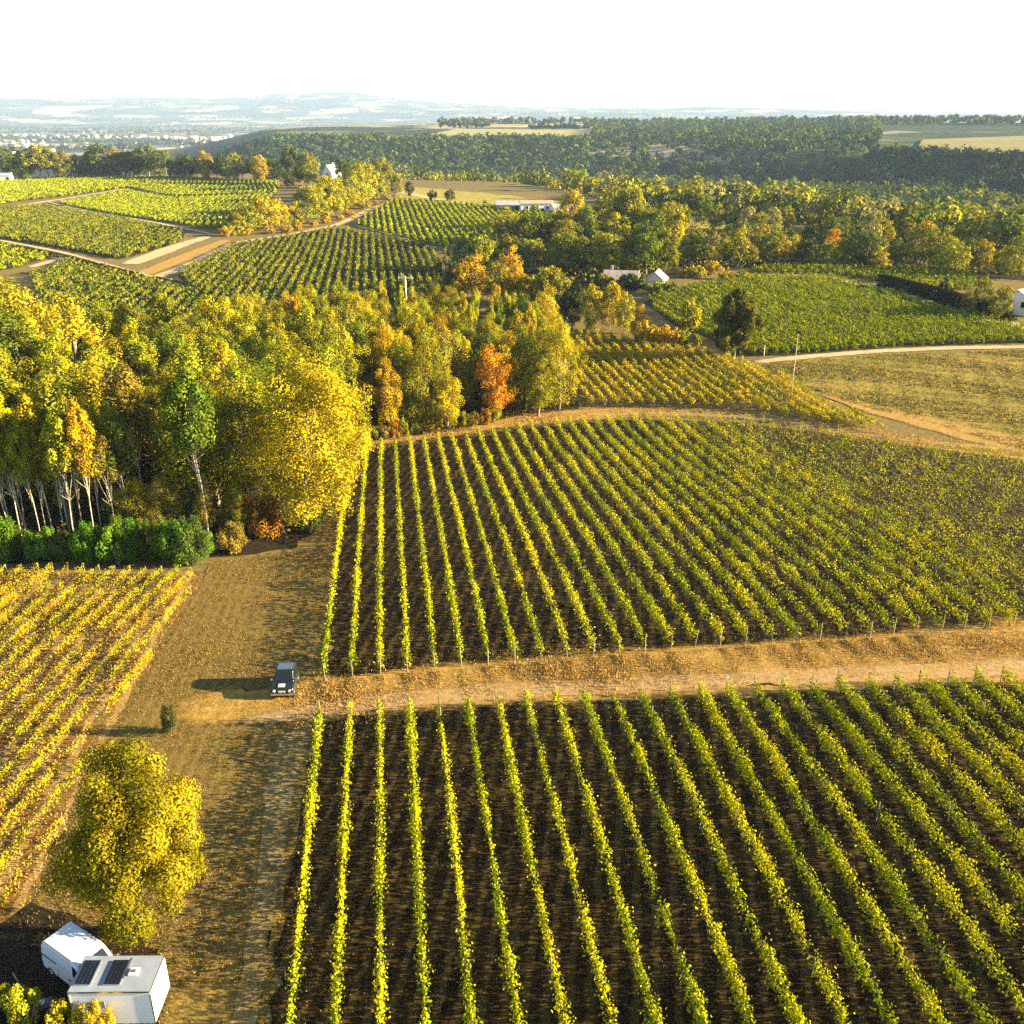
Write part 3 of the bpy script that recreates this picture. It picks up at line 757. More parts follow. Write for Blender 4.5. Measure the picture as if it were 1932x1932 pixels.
vine_block(LOWER, R(7.3), 2.09, -1.95, lambda n: f'{ordinal(n)} vine row right of the mown grass strip, in the near block below the track', 'vine rows below the track',
           230, 1.60, .26, .42, .088, VG, 101, posts=11, gap=.10, shoots=.16)
vine_block(UPPER, R(7.3), 2.09, -1.95, lambda n: f'{ordinal(n)} vine row from the left in the block just above the pale track', 'vine rows above the track',
           120, 1.58, .28, .42, .106, VG, 102, posts=13, gap=.10, shoots=.16, weak=weak_right)
vine_block(LEFT, R(-5.0), 1.5, .4, lambda n: f'{ordinal(n)} golden vine row from the left, in the field beside the bright green bushes', 'golden vine rows on the left',
           190, .95, .20, .12, .075, VGOLD, 103, posts=900, gap=.2, shoots=.2)
vine_block(BLOCK_C, R(9.0), 2.0, 0, lambda n: f'{ordinal(n)} yellowing vine row from the left, on the slope behind the wood', 'yellowing vine rows past the wood',
           85, 1.5, .30, .3, .16, VY, 104, posts=16, stems=False, gap=.1)
vine_block(BLOCK_D, R(9.0), 2.2, 0, lambda n: f'{ordinal(n)} green vine row from the left, around the tall dark tree', 'green vine rows by the dark tree',
           48, 1.6, .24, .25, .19, VBR, 105, posts=0, stems=False)
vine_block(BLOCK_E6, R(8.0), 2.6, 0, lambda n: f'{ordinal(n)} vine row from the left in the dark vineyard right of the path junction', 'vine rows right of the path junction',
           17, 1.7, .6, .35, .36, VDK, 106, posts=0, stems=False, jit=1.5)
vine_block(BLOCK_E7, R(8.0), 2.8, 0, lambda n: f'{ordinal(n)} vine row from the left in the vineyard facing the farm sheds', 'vine rows facing the farm sheds',
           15, 1.7, .6, .35, .42, VBR, 107, posts=0, stems=False, jit=1.5)

def far_vines(name, poly, spacing, dens, size, cols, label, seed, h=1.6):
    g = np.random.default_rng(seed); VV = []; FF = []; CC = []; k = 0
    o0 = np.array(poly).mean(0); z0 = tz(*o0)
    for (_, a, b) in rows_in(poly, ROW_ANG, spacing):
        V, F, c = row_foliage(a, b, g, dens, h, .5, .3, size, cols)
        V = V + np.array([a[0] - o0[0], a[1] - o0[1], tz(*a) - z0]); VV.append(V); FF.append(F + k); CC.append(c); k += len(V)
    o = link(name, raw_mesh(name, np.vstack(VV), np.vstack(FF), M['vine'], np.vstack(CC)), loc=(o0[0], o0[1], z0)); tag(o, label, 'vineyard', kind='stuff')
far_vines('far_vines', BLOCK_D2, 2.4, 16, .36, VFAR, 'strip of green vines behind the long dark hedge', 111)
far_vines('far_vines', BLOCK_E1, 3.0, 7.5, .55, VBR, 'bright vineyard along the foot of the far treeline', 112)
far_vines('far_vines', BLOCK_E2, 3.0, 13, .46, VBR, 'vineyard block left of the hedgerow', 113)
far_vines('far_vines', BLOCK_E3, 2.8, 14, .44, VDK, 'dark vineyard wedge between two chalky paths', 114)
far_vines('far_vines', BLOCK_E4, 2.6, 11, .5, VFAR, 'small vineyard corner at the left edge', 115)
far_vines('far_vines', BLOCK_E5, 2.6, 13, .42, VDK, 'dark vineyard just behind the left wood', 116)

# ------------------------------------------------------------------ the woods
def scatter(poly, sp, g, jitter=.34):
    A = np.array(poly); x0, y0 = A.min(0); x1, y1 = A.max(0); out = []
    ys = np.arange(y0, y1, sp)
    for j, y in enumerate(ys):
        line = []
        for x in np.arange(x0 + (sp / 2 if j % 2 else 0), x1, sp):
            p = (x + g.normal(0, jitter * sp * .6), y + g.normal(0, jitter * sp * .6))
            if in_poly(np.array(p[0]), np.array(p[1]), poly): line.append(p)
        out.append(line)
    return out

g = np.random.default_rng(21)
W_A = PP([(-190, 1062), (0, 1046), (380, 1036), (430, 1024), (520, 960), (590, 905), (668, 845)]) + [(-24., 168.), (-58., 172.), (-100., 158.), (-104., 118.)]
W_B = PP([(700, 826), (860, 806), (950, 782), (1078, 758), (1056, 650)]) + [(6., 205.), (-25., 212.), (-58., 205.), (-62., 178.), (-24., 172.)]
line_n = 0
for line in scatter(W_A, 6.3, g):
    if not line: continue
    line_n += 1; line.sort()
    for q, p in enumerate(line):
        z = tz(*p); front = line_n <= 1
        cc = g.choice(['lime', 'yellow', 'olive', 'gold', 'amber', 'green'], p=[.44, .22, .22, .03, .01, .08])
        if line_n <= 3: cc = g.choice(['olive', 'lime', 'green', 'brown'], p=[.4, .3, .2, .1])
        kind = 'slender' if (front or g.uniform() < (.7 if line_n <= 3 else .2)) else ('column' if g.uniform() < .7 else 'broad')
        h = g.uniform(14.5, 19) if not front else g.uniform(14, 18)
        if kind == 'broad': h *= .88
        where = 'front line' if line_n == 1 else ordinal(line_n) + ' line'
        plant((p[0], p[1], z), h, kind, 'near', jcol(cc, g), 'poplar_tree' if kind != 'broad' else 'broadleaf_tree',
              f'{WORD[cc]} tree in the {where} of the left wood, {ordinal(q + 1)} from its left end', 'tree', 'trees of the left wood', wide=1.12 if kind == 'slender' else (1.2 if kind == 'column' else 1.0), g=g)
line_n = 0
for line in scatter(W_B, 5.2, g):
    if not line: continue
    line_n += 1; line.sort()
    for q, p in enumerate(line):
        z = tz(*p)
        cc = g.choice(['lime', 'yellow', 'olive', 'gold', 'amber', 'green', 'brown'], p=[.38, .24, .16, .10, .04, .05, .03])
        kind = ('column' if g.uniform() < .7 else 'full') if line_n <= 4 or g.uniform() < .7 else 'slender'
        h = g.uniform(12.5, 16.5) * (1 if line_n < 4 else .84)
        where = 'front line' if line_n == 1 else ordinal(line_n) + ' line'
        plant((p[0], p[1], z), h, kind, 'near', jcol(cc, g), 'poplar_tree', f'{WORD[cc]} tree in the {where} of the middle wood, {ordinal(q + 1)} from its left end', 'tree', 'trees of the middle wood', wide=1.25 if kind == 'column' else .72, g=g)

def near_rim(p):
    rr = math.hypot(p[0], p[1]); q = rim(math.degrees(math.atan2(p[0], p[1])))
    if rr > q and p[0] < 0: return np.array([p[0] * q / rr, p[1] * q / rr, tz(p[0] * q / rr, p[1] * q / rr)])
    return p
gf = np.random.default_rng(5)
for i, x in enumerate(np.linspace(4, 215, 15)):
    p = cast(x + gf.normal(0, 5), gf.uniform(1022, 1040)); c_ = ['lime', 'olive', 'gold', 'lime', 'brown'][i % 5]
    plant(p, gf.uniform(12.5, 16.5), 'slender', 'near', jcol(c_, gf), 'slender_tree', f'slender bare-trunked {WORD[c_]} tree behind the green bushes, {ordinal(i + 1)} from the left', 'tree', 'slender trees behind the green bushes', wide=gf.uniform(.7, .95), g=gf)

def put(dx, dy, top, kind, col, name, label, cat='tree', lod='mid', wide=1.0, g=rng, group=None, hmin=.8):
    p = near_rim(cast(dx, dy)); h = max(hmin, height_at(p, top))
    return plant(p, h, kind, lod, jcol(col, g, .08), name, label, cat, group, wide, g=g)

# the great golden crowns at the right edge of the left wood
def big_tree(p, h, kind, n, size, seed, col, wide, name, label, cat='tree', clumps=None):
    cr, tr, h0 = tree_meshes(kind, h, n, seed, size, clumps)
    root = empty(name, p, 0.3 * seed); root.scale = (wide, wide, 1); tag(root, label, cat)
    c = link('crown', cr, root); c.color = tuple(col) + (1,); link('trunk', tr, root); return root
p = cast(572, 996); big_tree(p, height_at(p, 655), 'full', 34000, .13, 3, (.33, .262, .010), 1.0, 'golden_tree', 'huge rounded golden tree bulging out at the right corner of the left wood')
p = cast(640, 908); big_tree(p, height_at(p, 700), 'full', 20000, .14, 4, COL['yellow'], .95, 'golden_tree', 'golden tree behind the huge rounded one, overhanging the first vine row')
p = cast(470, 975); big_tree(p, height_at(p, 700), 'full', 18000, .14, 9, COL['olive'], .8, 'olive_tree', 'dull olive tree leaning on the left of the huge golden one')
put(940, 790, 640, 'column', 'orange', 'orange_tree', 'vivid orange tree standing in front of the middle wood', lod='near', wide=1.3)
put(735, 822, 665, 'column', 'gold', 'amber_tree', 'amber tree at the front left of the middle wood', lod='near', wide=1.0)
put(845, 815, 690, 'column', 'yellow', 'yellow_tree', 'narrow yellow tree in the middle of the front of the middle wood', lod='near', wide=1.2)
put(1055, 772, 590, 'full', 'yellow', 'golden_tree', 'tall yellow tree at the right end of the middle wood', lod='near', wide=.72)
put(1015, 785, 640, 'column', 'olive', 'olive_tree', 'dark olive tree between the orange and the yellow tree', lod='near', wide=1.2)
put(240, 800, 660, 'column', 'orange', 'orange_tree', 'small orange crown among the yellow trees of the left wood', lod='near', wide=1.2)
put(500, 1010, 935, 'bush', 'rust', 'rusty_bush', 'rusty orange bush under the golden tree', 'bush', lod='near', hmin=2)
put(270, 975, 940, 'bush', 'rust', 'rusty_bush', 'low rusty bush among the pale trunks', 'bush', lod='near')
put(440, 1042, 985, 'bush', 'brown', 'dry_bush', 'dry brown bush at the end of the green bushes', 'bush', lod='near')
put(585, 1005, 960, 'bush', 'deep', 'green_bush', 'dark bush under the edge of the golden tree', 'bush', lod='near')
for i, (x, yp, t_, c_) in enumerate([(8, 150, 506, 'lime'), (40, 146, 520, 'yellow'), (-30, 148, 500, 'lime'), (75, 152, 560, 'olive'), (135, 140, 548, 'yellow'), (25, 136, 560, 'green')]):
    d = direction(x, 600); xx = d[0] / d[1] * yp; pt = (xx, yp, tz(xx, yp)); plant(pt, height_at(pt, t_), 'column', 'near', jcol(c_, g), 'tall_tree', f'{WORD[c_]} tall tree topping the left wood at the frame edge, {ordinal(i + 1)} planted', 'tree', 'tall trees topping the left wood', 1.25, g=g)
# bright green understorey in front of the trunks
for i, x in enumerate(np.linspace(-45, 392, 17)):
    c_ = 'bright' if i % 3 else 'deep'
    put(x + g.uniform(-9, 9), g.uniform(1050, 1066), g.uniform(968, 1002), 'bush', c_, 'green_bush', f'{WORD[c_]} leafy bush below the pale trunks, {ordinal(i + 1)} from the left', 'bush', lod='near', wide=g.uniform(.55, .85), g=g, group='green bushes below the left wood')
for i in range(12):
    put(695 + i * 22 + g.uniform(-6, 6), 832 - i * 3.2, 800 - i * 3, 'bush', ['olive', 'brown', 'rust', 'lime'][i % 4], 'low_bush', f'low scrub bush at the foot of the middle wood, {ordinal(i + 1)} from the left', 'bush', lod='near', wide=.9, g=g, group='scrub at the foot of the middle wood')

def undergrowth(name, poly, n, hmax, size, cols, label, seed):
    g = np.random.default_rng(seed); A = np.array(poly); lo, hi = A.min(0), A.max(0); xy = g.uniform(lo, hi, (n * 3, 2)); xy = xy[in_poly(xy[:, 0], xy[:, 1], poly)][:n]; n = len(xy)
    hh = hmax * (.35 + .65 * np.abs(np.sin(xy[:, 0] * .55 + 1) * np.cos(xy[:, 1] * .43)))
    P = np.c_[xy, terrain(xy[:, 0], xy[:, 1]) + g.uniform(.05, 1, n) * hh]; N = g.normal(size=(n, 3)) + np.array([0, 0, .6])
    V, F = leaf_tris(P, N, size * g.uniform(.6, 1.4, n), g); c = np.array(cols)[g.integers(len(cols), size=n)] * g.uniform(.6, 1.3, n)[:, None]
    o = link(name, raw_mesh(name, V, F, M['vine'], np.repeat(c, 3, axis=0))); tag(o, label, 'undergrowth', kind='stuff')
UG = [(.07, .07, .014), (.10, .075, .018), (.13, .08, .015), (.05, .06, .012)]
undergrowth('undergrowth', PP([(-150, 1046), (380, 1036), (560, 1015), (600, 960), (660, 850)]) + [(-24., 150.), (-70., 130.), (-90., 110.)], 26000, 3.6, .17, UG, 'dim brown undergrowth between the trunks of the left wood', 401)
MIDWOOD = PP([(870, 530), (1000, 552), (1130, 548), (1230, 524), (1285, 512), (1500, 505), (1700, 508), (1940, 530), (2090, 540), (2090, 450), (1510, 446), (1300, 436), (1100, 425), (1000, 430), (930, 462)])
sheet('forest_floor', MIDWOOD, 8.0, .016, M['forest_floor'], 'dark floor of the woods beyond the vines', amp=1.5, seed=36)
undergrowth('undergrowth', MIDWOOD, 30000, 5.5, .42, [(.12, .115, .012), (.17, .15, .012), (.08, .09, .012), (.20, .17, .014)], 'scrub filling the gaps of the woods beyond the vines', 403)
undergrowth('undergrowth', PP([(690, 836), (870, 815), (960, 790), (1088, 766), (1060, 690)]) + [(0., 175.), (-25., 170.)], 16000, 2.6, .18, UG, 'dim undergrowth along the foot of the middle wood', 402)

# belts of trees farther off: base line, number, height in the picture, palette
def belt(base, n, hp, palette, kinds, name, place, group, lod='mid', jy=4.0, wide=1.0, seed=1, cat='tree', skip=None):
    q_n = 0
    g = np.random.default_rng(seed); A = np.array(base, float); t = np.linspace(0, 1, n) + g.normal(0, .18 / n, n); L = np.linspace(0, 1, len(A))
    for i in range(n):
        x = np.interp(t[i], L, A[:, 0]); y = np.interp(t[i], L, A[:, 1]) + g.uniform(-jy, jy)
        hh = g.uniform(*hp) * g.choice([.7, .85, 1.0, 1.0, 1.12]); c = palette[int(g.integers(len(palette)))]; kd = kinds[int(g.integers(len(kinds)))]
        p = cast(x, y); rr = math.hypot(p[0], p[1]); q = rim(math.degrees(math.atan2(p[0], p[1])))
        if rr > q and seed == 1: p = np.array([p[0] * q / rr, p[1] * q / rr, 0]); p[2] = tz(p[0], p[1])
        h = max(.8, height_at(p, y - hh))
        if skip and skip[0] < x < skip[1]: continue
        q_n += 1
        w = {'broad': 1.1, 'full': 1.15, 'column': 1.15, 'conifer': 1.0, 'bush': 1.0, 'slender': 1.3}[kd] * wide * g.uniform(.85, 1.2)
        plant(p, h, kd, lod, jcol(c, g), name, f'{WORD[c]} {"bush" if cat == "bush" else "tree"} {place}, {ordinal(q_n)} from the left', cat, group, w, g=g)

belt([(215, 1024), (330, 1020), (480, 1012)], 11, (80, 150), ['deep', 'brown', 'deep', 'olive', 'dark'], ['full', 'column'], 'understorey_tree', 'in the dim front of the left wood', 'understorey trees of the left wood', lod='near', jy=8, wide=.8, seed=23)  # dark leaf palette puts the dimness of the wood front into the colour
belt([(15, 331), (260, 332), (520, 345)], 34, (40, 58), ['olive', 'deep', 'green', 'green', 'deep', 'olive'], ['full', 'full', 'broad'], 'far_tree', 'on the far left treeline', 'trees of the far left treeline', jy=2, seed=1, wide=1.15)
put(390, 336, 284, 'full', 'amber', 'far_tree', 'amber tree standing out in the far left treeline')
put(492, 345, 290, 'full', 'gold', 'far_tree', 'rounded golden tree left of the white house')
belt([(525, 350), (620, 358), (720, 352)], 9, (40, 75), ['deep', 'olive', 'green', 'dark'], ['full', 'broad'], 'garden_tree', 'around the white house', 'trees round the white house', jy=5, seed=2, skip=(611, 641))
put(553, 350, 272, 'full', 'deep', 'garden_tree', 'tallest dark tree left of the white house', wide=1.0)
put(582, 350, 283, 'full', 'olive', 'garden_tree', 'olive tree just left of the white house', wide=.9)
put(697, 350, 293, 'conifer', 'pale', 'cypress_tree', 'thin pale cypress right of the white house', wide=.4)
put(676, 350, 300, 'column', 'amber', 'garden_tree', 'amber tree right of the white house', wide=1.2)
belt([(445, 440), (560, 424), (650, 398), (722, 366)], 30, (42, 72), ['lime', 'lime', 'olive', 'olive', 'yellow'], ['full'], 'hedgerow_tree', 'in the hedgerow above the chalky path', 'trees of the hedgerow', jy=4, wide=1.0, seed=3)
belt([(430, 446), (560, 436), (650, 412), (728, 376)], 12, (10, 22), ['amber', 'gold', 'gold'], ['bush'], 'golden_bush', 'at the foot of the hedgerow', 'golden bushes under the hedgerow', jy=2, wide=1.6, seed=4, cat='bush')
put(748, 368, 326, 'full', 'olive', 'field_tree', 'olive tree at the right end of the hedgerow', wide=1.0)
put(772, 370, 340, 'full', 'dark', 'field_tree', 'small dark tree beside the tan farm lane')
put(817, 377, 358, 'bush', 'dark', 'field_bush', 'round dark bush left of another on the tan lane', 'bush', hmin=3)
put(849, 379, 356, 'bush', 'deep', 'field_bush', 'round dark bush right of another on the tan lane', 'bush', hmin=3)
put(915, 386, 376, 'bush', 'olive', 'field_bush', 'tiny bush in the field left of the farm sheds', 'bush')
# the dark central wood
belt([(1075, 428), (1180, 438), (1280, 440)], 13, (52, 82), ['lime', 'lime', 'olive', 'yellow'], ['full'], 'woodland_tree', 'at the back of the dark central wood', 'trees at the back of the central wood', jy=4, seed=5)
belt([(935, 462), (1080, 468), (1265, 482)], 19, (48, 80), ['olive', 'olive', 'lime', 'yellow', 'green'], ['full'], 'woodland_tree', 'in the middle of the dark central wood', 'trees in the middle of the central wood', jy=7, seed=6)
belt([(880, 515), (1040, 512), (1150, 520), (1260, 508)], 19, (58, 92), ['deep', 'olive', 'lime', 'green', 'olive', 'olive'], ['full'], 'woodland_tree', 'in the front of the dark central wood', 'trees in the front of the central wood', jy=6, seed=7)
belt([(850, 560), (960, 570), (1050, 580)], 10, (60, 92), ['gold', 'amber', 'yellow', 'olive'], ['full'], 'golden_tree', 'on the near edge of the central wood', 'golden trees on the near edge of the central wood', jy=6, seed=8)
put(842, 560, 448, 'conifer', 'deep', 'spire_tree', 'tall dark pointed tree at the left end of the central wood', wide=.75)
put(962, 545, 462, 'full', 'amber', 'golden_tree', 'amber tree near the left of the central wood', wide=.9)
put(1268, 482, 382, 'column', 'yellow', 'yellow_tree', 'tall narrow yellow tree at the right of the central wood', wide=1.2)
put(1188, 440, 345, 'full', 'lime', 'woodland_tree', 'tallest yellow-green tree crowning the central wood', wide=.9)
put(1076, 618, 545, 'full', 'dark', 'dark_tree', 'dark tree left of the yellow trees above the sloping vines', wide=1.0)
belt([(1060, 600), (1090, 590), (1140, 575)], 6, (38, 60), ['dark', 'deep', 'olive'], ['full'], 'dark_tree', 'in the hollow below the old house', 'dark trees in the hollow below the old house', jy=6, seed=18)
belt([(1120, 545), (1170, 548), (1215, 552), (1262, 552)], 10, (20, 34), ['olive', 'deep', 'lime'], ['bush'], 'garden_bush', 'in front of the old house', 'bushes in front of the old house', jy=3, wide=1.3, seed=19, cat='bush')
for i, (x, y, t_, c_) in enumerate([(1118, 625, 532, 'yellow'), (1150, 622, 528, 'gold'), (1178, 628, 548, 'yellow'), (1205, 640, 572, 'amber')]):
    put(x, y, t_, 'full', c_, 'yellow_tree', f'{WORD[c_]} rounded tree above the sloping vines, {ordinal(i + 1)} from the left', wide=.75, group='yellow trees above the sloping vines')
for i, (x, y, t_, c_) in enumerate([(1215, 648, 606, 'gold'), (1240, 652, 612, 'gold'), (1262, 655, 615, 'amber'), (1285, 655, 622, 'lime'), (1312, 655, 630, 'olive')]):
    put(x, y, t_, 'bush', c_, 'golden_bush', f'{WORD[c_]} bush on the upper edge of the sloping vines, {ordinal(i + 1)} from the left', 'bush', wide=1.0, group='bushes on the upper edge of the sloping vines')
put(1297, 638, 556, 'column', 'lime', 'lime_tree', 'bright yellow-green tree just left of the tall dark tree', wide=1.45)
p = cast(1385, 674); big_tree(p, height_at(p, 545), 'full', 20000, .25, 31, (.080, .076, .012), .98, 'dark_tree', 'tall broad dark tree standing alone among the vines')
belt([(1290, 520), (1340, 520), (1405, 528)], 7, (16, 30), ['gold', 'amber', 'yellow'], ['bush'], 'golden_bush', 'right of the ruined house', 'golden bushes beside the ruined house', jy=4, wide=1.3, seed=9, cat='bush')
# right-hand woods
belt([(1290, 496), (1500, 498), (1700, 502), (1940, 520)], 26, (46, 80), ['olive', 'olive', 'lime', 'green', 'lime', 'deep', 'yellow'], ['full'], 'woodland_tree', 'along the front of the right wood', 'trees along the front of the right wood', jy=8, seed=10)
belt([(1310, 470), (1500, 466), (1720, 466), (1940, 474)], 20, (42, 70), ['olive', 'lime', 'lime', 'pale', 'green'], ['full'], 'woodland_tree', 'in the second line of the right wood', 'trees in the second line of the right wood', jy=8, seed=11)
belt([(1290, 430), (1500, 440), (1940, 444)], 16, (34, 56), ['olive', 'green', 'pale', 'lime'], ['full'], 'woodland_tree', 'in the third line of the right wood', 'trees in the third line of the right wood', jy=6, seed=12)
put(1638, 480, 392, 'full', 'pale', 'pale_tree', 'tall pale yellow tree in the right wood', wide=.8)
put(1568, 484, 428, 'full', 'orange', 'orange_tree', 'orange tree in the right wood', wide=.9)
put(1742, 484, 414, 'full', 'amber', 'pink_tree', 'pinkish golden tree in the right wood', wide=.9)
belt([(1520, 502), (1600, 504), (1700, 508)], 7, (10, 18), ['amber', 'gold', 'lime'], ['bush'], 'golden_bush', 'at the foot of the right wood', 'golden bushes at the foot of the right wood', jy=2, wide=1.8, seed=13, cat='bush')
put(1777, 566, 518, 'conifer', 'dark', 'conifer_tree', 'small dark conifer inside the walled garden', wide=.8)
belt([(1820, 590), (1850, 598), (1885, 604)], 5, (45, 72), ['olive', 'olive', 'brown'], ['full'], 'garden_tree', 'in the garden left of the blue-roofed house', 'trees by the blue-roofed house', jy=4, seed=14, wide=.8)
put(1898, 575, 540, 'bush', 'amber', 'golden_bush', 'amber bush against the blue-roofed house', 'bush')
put(1900, 612, 585, 'bush', 'dark', 'dark_bush', 'dark bush below the blue-roofed house', 'bush')

# foreground tree, shrubs and bushes by the van
big_tree((-19.5, 38.5, tz(-19.5, 38.5)), 12.2, 'full', 62000, .078, 12, (.175, .148, .007), .90, 'leafy_tree', 'big round yellow-brown tree leaning over the parked white van', clumps=58)
p = cast(322, 1382); plant(p, 2.3, 'bush', 'near', COL['dark'], 'small_shrub', 'small dark shrub on the dry grass behind the big round tree', 'bush', wide=.55)
for i, (dx, dy, h, w, c_) in enumerate([(55, 1942, 2.6, .75, 'lime'), (135, 1952, 2.5, .7, 'yellow'), (192, 1966, 2.3, .6, 'gold'), (-8, 1915, 2.2, .8, 'lime')]):
    p = cast(dx, dy); plant(p, h, 'bush', 'near', COL[c_], 'foreground_bush', ['yellow-green bush in the bottom left corner beside the bare stick', 'yellow bush in front of the white trailer', 'golden bush hiding the corner of the white trailer', 'yellow-green bush cut by the left edge at the bottom'][i], 'bush', wide=w)

# ------------------------------------------------------------------ far woods: one mass per slope
def far_wood(name, pts, size, label, seed, palette, nf=36, hr=(6, 18)):
    g = np.random.default_rng(seed); VV = []; CC = []; pts = np.array(pts); n = len(pts)
    z = terrain(pts[:, 0], pts[:, 1]); h = g.uniform(hr[0], hr[1], n); rad = h * g.uniform(.30, .46, n)
    d = g.normal(size=(n, nf, 3)); d[..., 2] = np.abs(d[..., 2]) * 1.1 - .25; d /= np.linalg.norm(d, axis=2)[..., None]
    Cc = np.stack([pts[:, 0], pts[:, 1], z + h * .58], -1)
    P = Cc[:, None] + d * np.stack([rad, rad, h * .44], -1)[:, None] * g.uniform(.7, 1.08, (n, nf, 1))
    pc = np.array([COL[c] for c in palette])[g.integers(len(palette), size=n)] * g.uniform(.7, 1.3, n)[:, None]
    col = pc[:, None] * g.uniform(.82, 1.18, (n, nf, 1))
    N = d + g.normal(0, .4, d.shape)
    V, F = leaf_tris(P.reshape(-1, 3), N.reshape(-1, 3), size * g.uniform(.7, 1.3, n * nf), g)
    o = link(name, raw_mesh(name, V, F, M['vine'], np.repeat(col.reshape(-1, 3), 3, axis=0)))
    tag(o, label, 'wood', kind='stuff'); return o

def poly_pts(az0, az1, rf0, rf1, dens, g, avoid=()):
    out = []
    n = int(dens); a = g.uniform(az0, az1, n)
    lo = np.array([rf0(x) for x in a]); hi = np.array([rf1(x) for x in a])
    r = np.sqrt(g.uniform(lo ** 2, np.maximum(hi, lo + 1) ** 2)); x = r * np.sin(np.radians(a)); y = r * np.cos(np.radians(a))
    ok = np.ones(n, bool)
    for pl in avoid: ok &= ~in_poly(x, y, pl)
    return np.c_[x, y][ok]
ip = lambda T: (lambda a: float(np.interp(a, AZ, T)))
gw = np.random.default_rng(77)
F_PLAT = PP([(770, 263), (860, 244), (1116, 244), (1116, 266), (950, 270)]); F_RIGHT = PP([(1735, 289), (1742, 265), (2080, 257), (2080, 305), (1860, 304)])
F_VAL = PP([(1830, 380), (1932, 368), (2060, 370), (2060, 394), (1855, 393)]); F_GOLD = PP([(740, 350), (1080, 372), (1110, 390), (1000, 404), (735, 376)]); F_GLIMPSE = PP([(1310, 410), (1510, 424), (1490, 448), (1300, 434)])
av = (F_PLAT, F_RIGHT, F_VAL, F_GOLD, F_GLIMPSE)
P1 = poly_pts(-17.5, 31, ip(T_R3), lambda a: ip(T_R4)(a) - (50 if -7 < a < 4 else 0) + (900 if 4 <= a < 19.5 else 0) - (30 if a >= 19.5 else 0), 9000, gw, av)
far_wood('far_wood', P1, 1.6, 'dark wooded slope across the valley', 201, ['deep', 'teal', 'teal', 'deep', 'teal', 'green'])
P2 = poly_pts(-12, 31, ip(T_R2), ip(T_R3), 3200, gw, av)
far_wood('valley_wood', P2, 1.6, 'trees filling the valley floor', 202, ['deep', 'teal', 'green', 'deep', 'olive'])
P3 = poly_pts(3, 31, lambda a: ip(T_R1)(a) + 40, ip(T_R2), 1500, gw, av)
P3b = poly_pts(-7, 3, lambda a: ip(T_R1)(a) + 90, ip(T_R2), 350, gw, av)
far_wood('slope_wood', np.vstack([P3, P3b]), 1.0, 'mixed trees on the near side of the valley', 203, ['olive', 'green', 'lime', 'pale', 'deep', 'olive'], nf=60)
P4 = poly_pts(4, 32, lambda a: 2350, lambda a: 2600, 900, gw, (F_PLAT,))
P5 = poly_pts(-4, 5, lambda a: 2780, lambda a: 2880, 130, gw, ())
P6 = np.array([cast(830 + 4.2 * i + gw.normal(0, 2), 242.5)[:2] for i in range(22)] + [cast(1000 + 4 * i, 246)[:2] for i in range(24)])
far_wood('plateau_treeline', np.vstack([P4, P5, P6]), 3.0, 'thin tree line along the edge of the far plateau', 204, ['deep', 'green', 'dark'], nf=26)
P7 = poly_pts(-28, -17, lambda a: 950, lambda a: 1300, 500, gw)
far_wood('left_slope_wood', P7, 2.4, 'trees dropping away behind the far left treeline', 205, ['deep', 'green'], nf=26)
# copses and hedges scattered over the far plain and hills
gp = np.random.default_rng(91); pts = []
for k in range(260):
    a = math.radians(gp.uniform(-29, 12)); r = gp.uniform(3300, 14500); c = np.array([r * math.sin(a), r * math.cos(a)])
    L = gp.uniform(60, 600); th = gp.normal(0, .25); m_ = int(L / 14)
    for t in np.linspace(-.5, .5, m_): pts.append(c + np.array([math.cos(th), math.sin(th)]) * L * t + gp.normal(0, 14, 2))
far_wood('distant_copses', np.array(pts), 7.0, 'dark hedges and copses on the hazy plain', 206, ['deep', 'dark'], nf=6, hr=(12, 24))

# ------------------------------------------------------------------ town on the plain
def far_town():
    g = np.random.default_rng(55); bm = bmesh.new()
    def house(x, y, s, h):
        z = tz(x, y); r = g.uniform(0, 3.14); ca, sa = math.cos(r), math.sin(r); w, d = s * .5, s * g.uniform(.3, .45)
        f = lambda a, b, c: bm.verts.new((x + a * ca - b * sa, y + a * sa + b * ca, z + c))
        lo = [f(-w, -d, -2), f(w, -d, -2), f(w, d, -2), f(-w, d, -2)]; hi = [f(-w, -d, h), f(w, -d, h), f(w, d, h), f(-w, d, h)]; r0, r1 = f(-w, 0, h * 1.5), f(w, 0, h * 1.5)
        for i in range(4): bm.faces.new((lo[i], lo[(i + 1) % 4], hi[(i + 1) % 4], hi[i])).material_index = 0
        for q in ((hi[0], hi[1], r1, r0), (hi[2], hi[3], r0, r1)): bm.faces.new(q).material_index = 1
        for q in ((hi[1], hi[2], r1), (hi[3], hi[0], r0)): bm.faces.new(q).material_index = 0
    for c in range(34):
        a = math.radians(g.uniform(-28, -6)); r = g.uniform(3600, 6400); cx, cy = r * math.sin(a), r * math.cos(a)
        for i in range(int(g.integers(8, 26))):
            house(cx + g.normal(0, 170), cy + g.normal(0, 70), g.uniform(10, 26), g.uniform(4, 9))
    o = link('far_town', bm_mesh('far_town', bm, [M['render_white'], M['tile_red']])); tag(o, 'scattered pale houses of a town on the hazy plain', 'town', kind='stuff')
far_town()

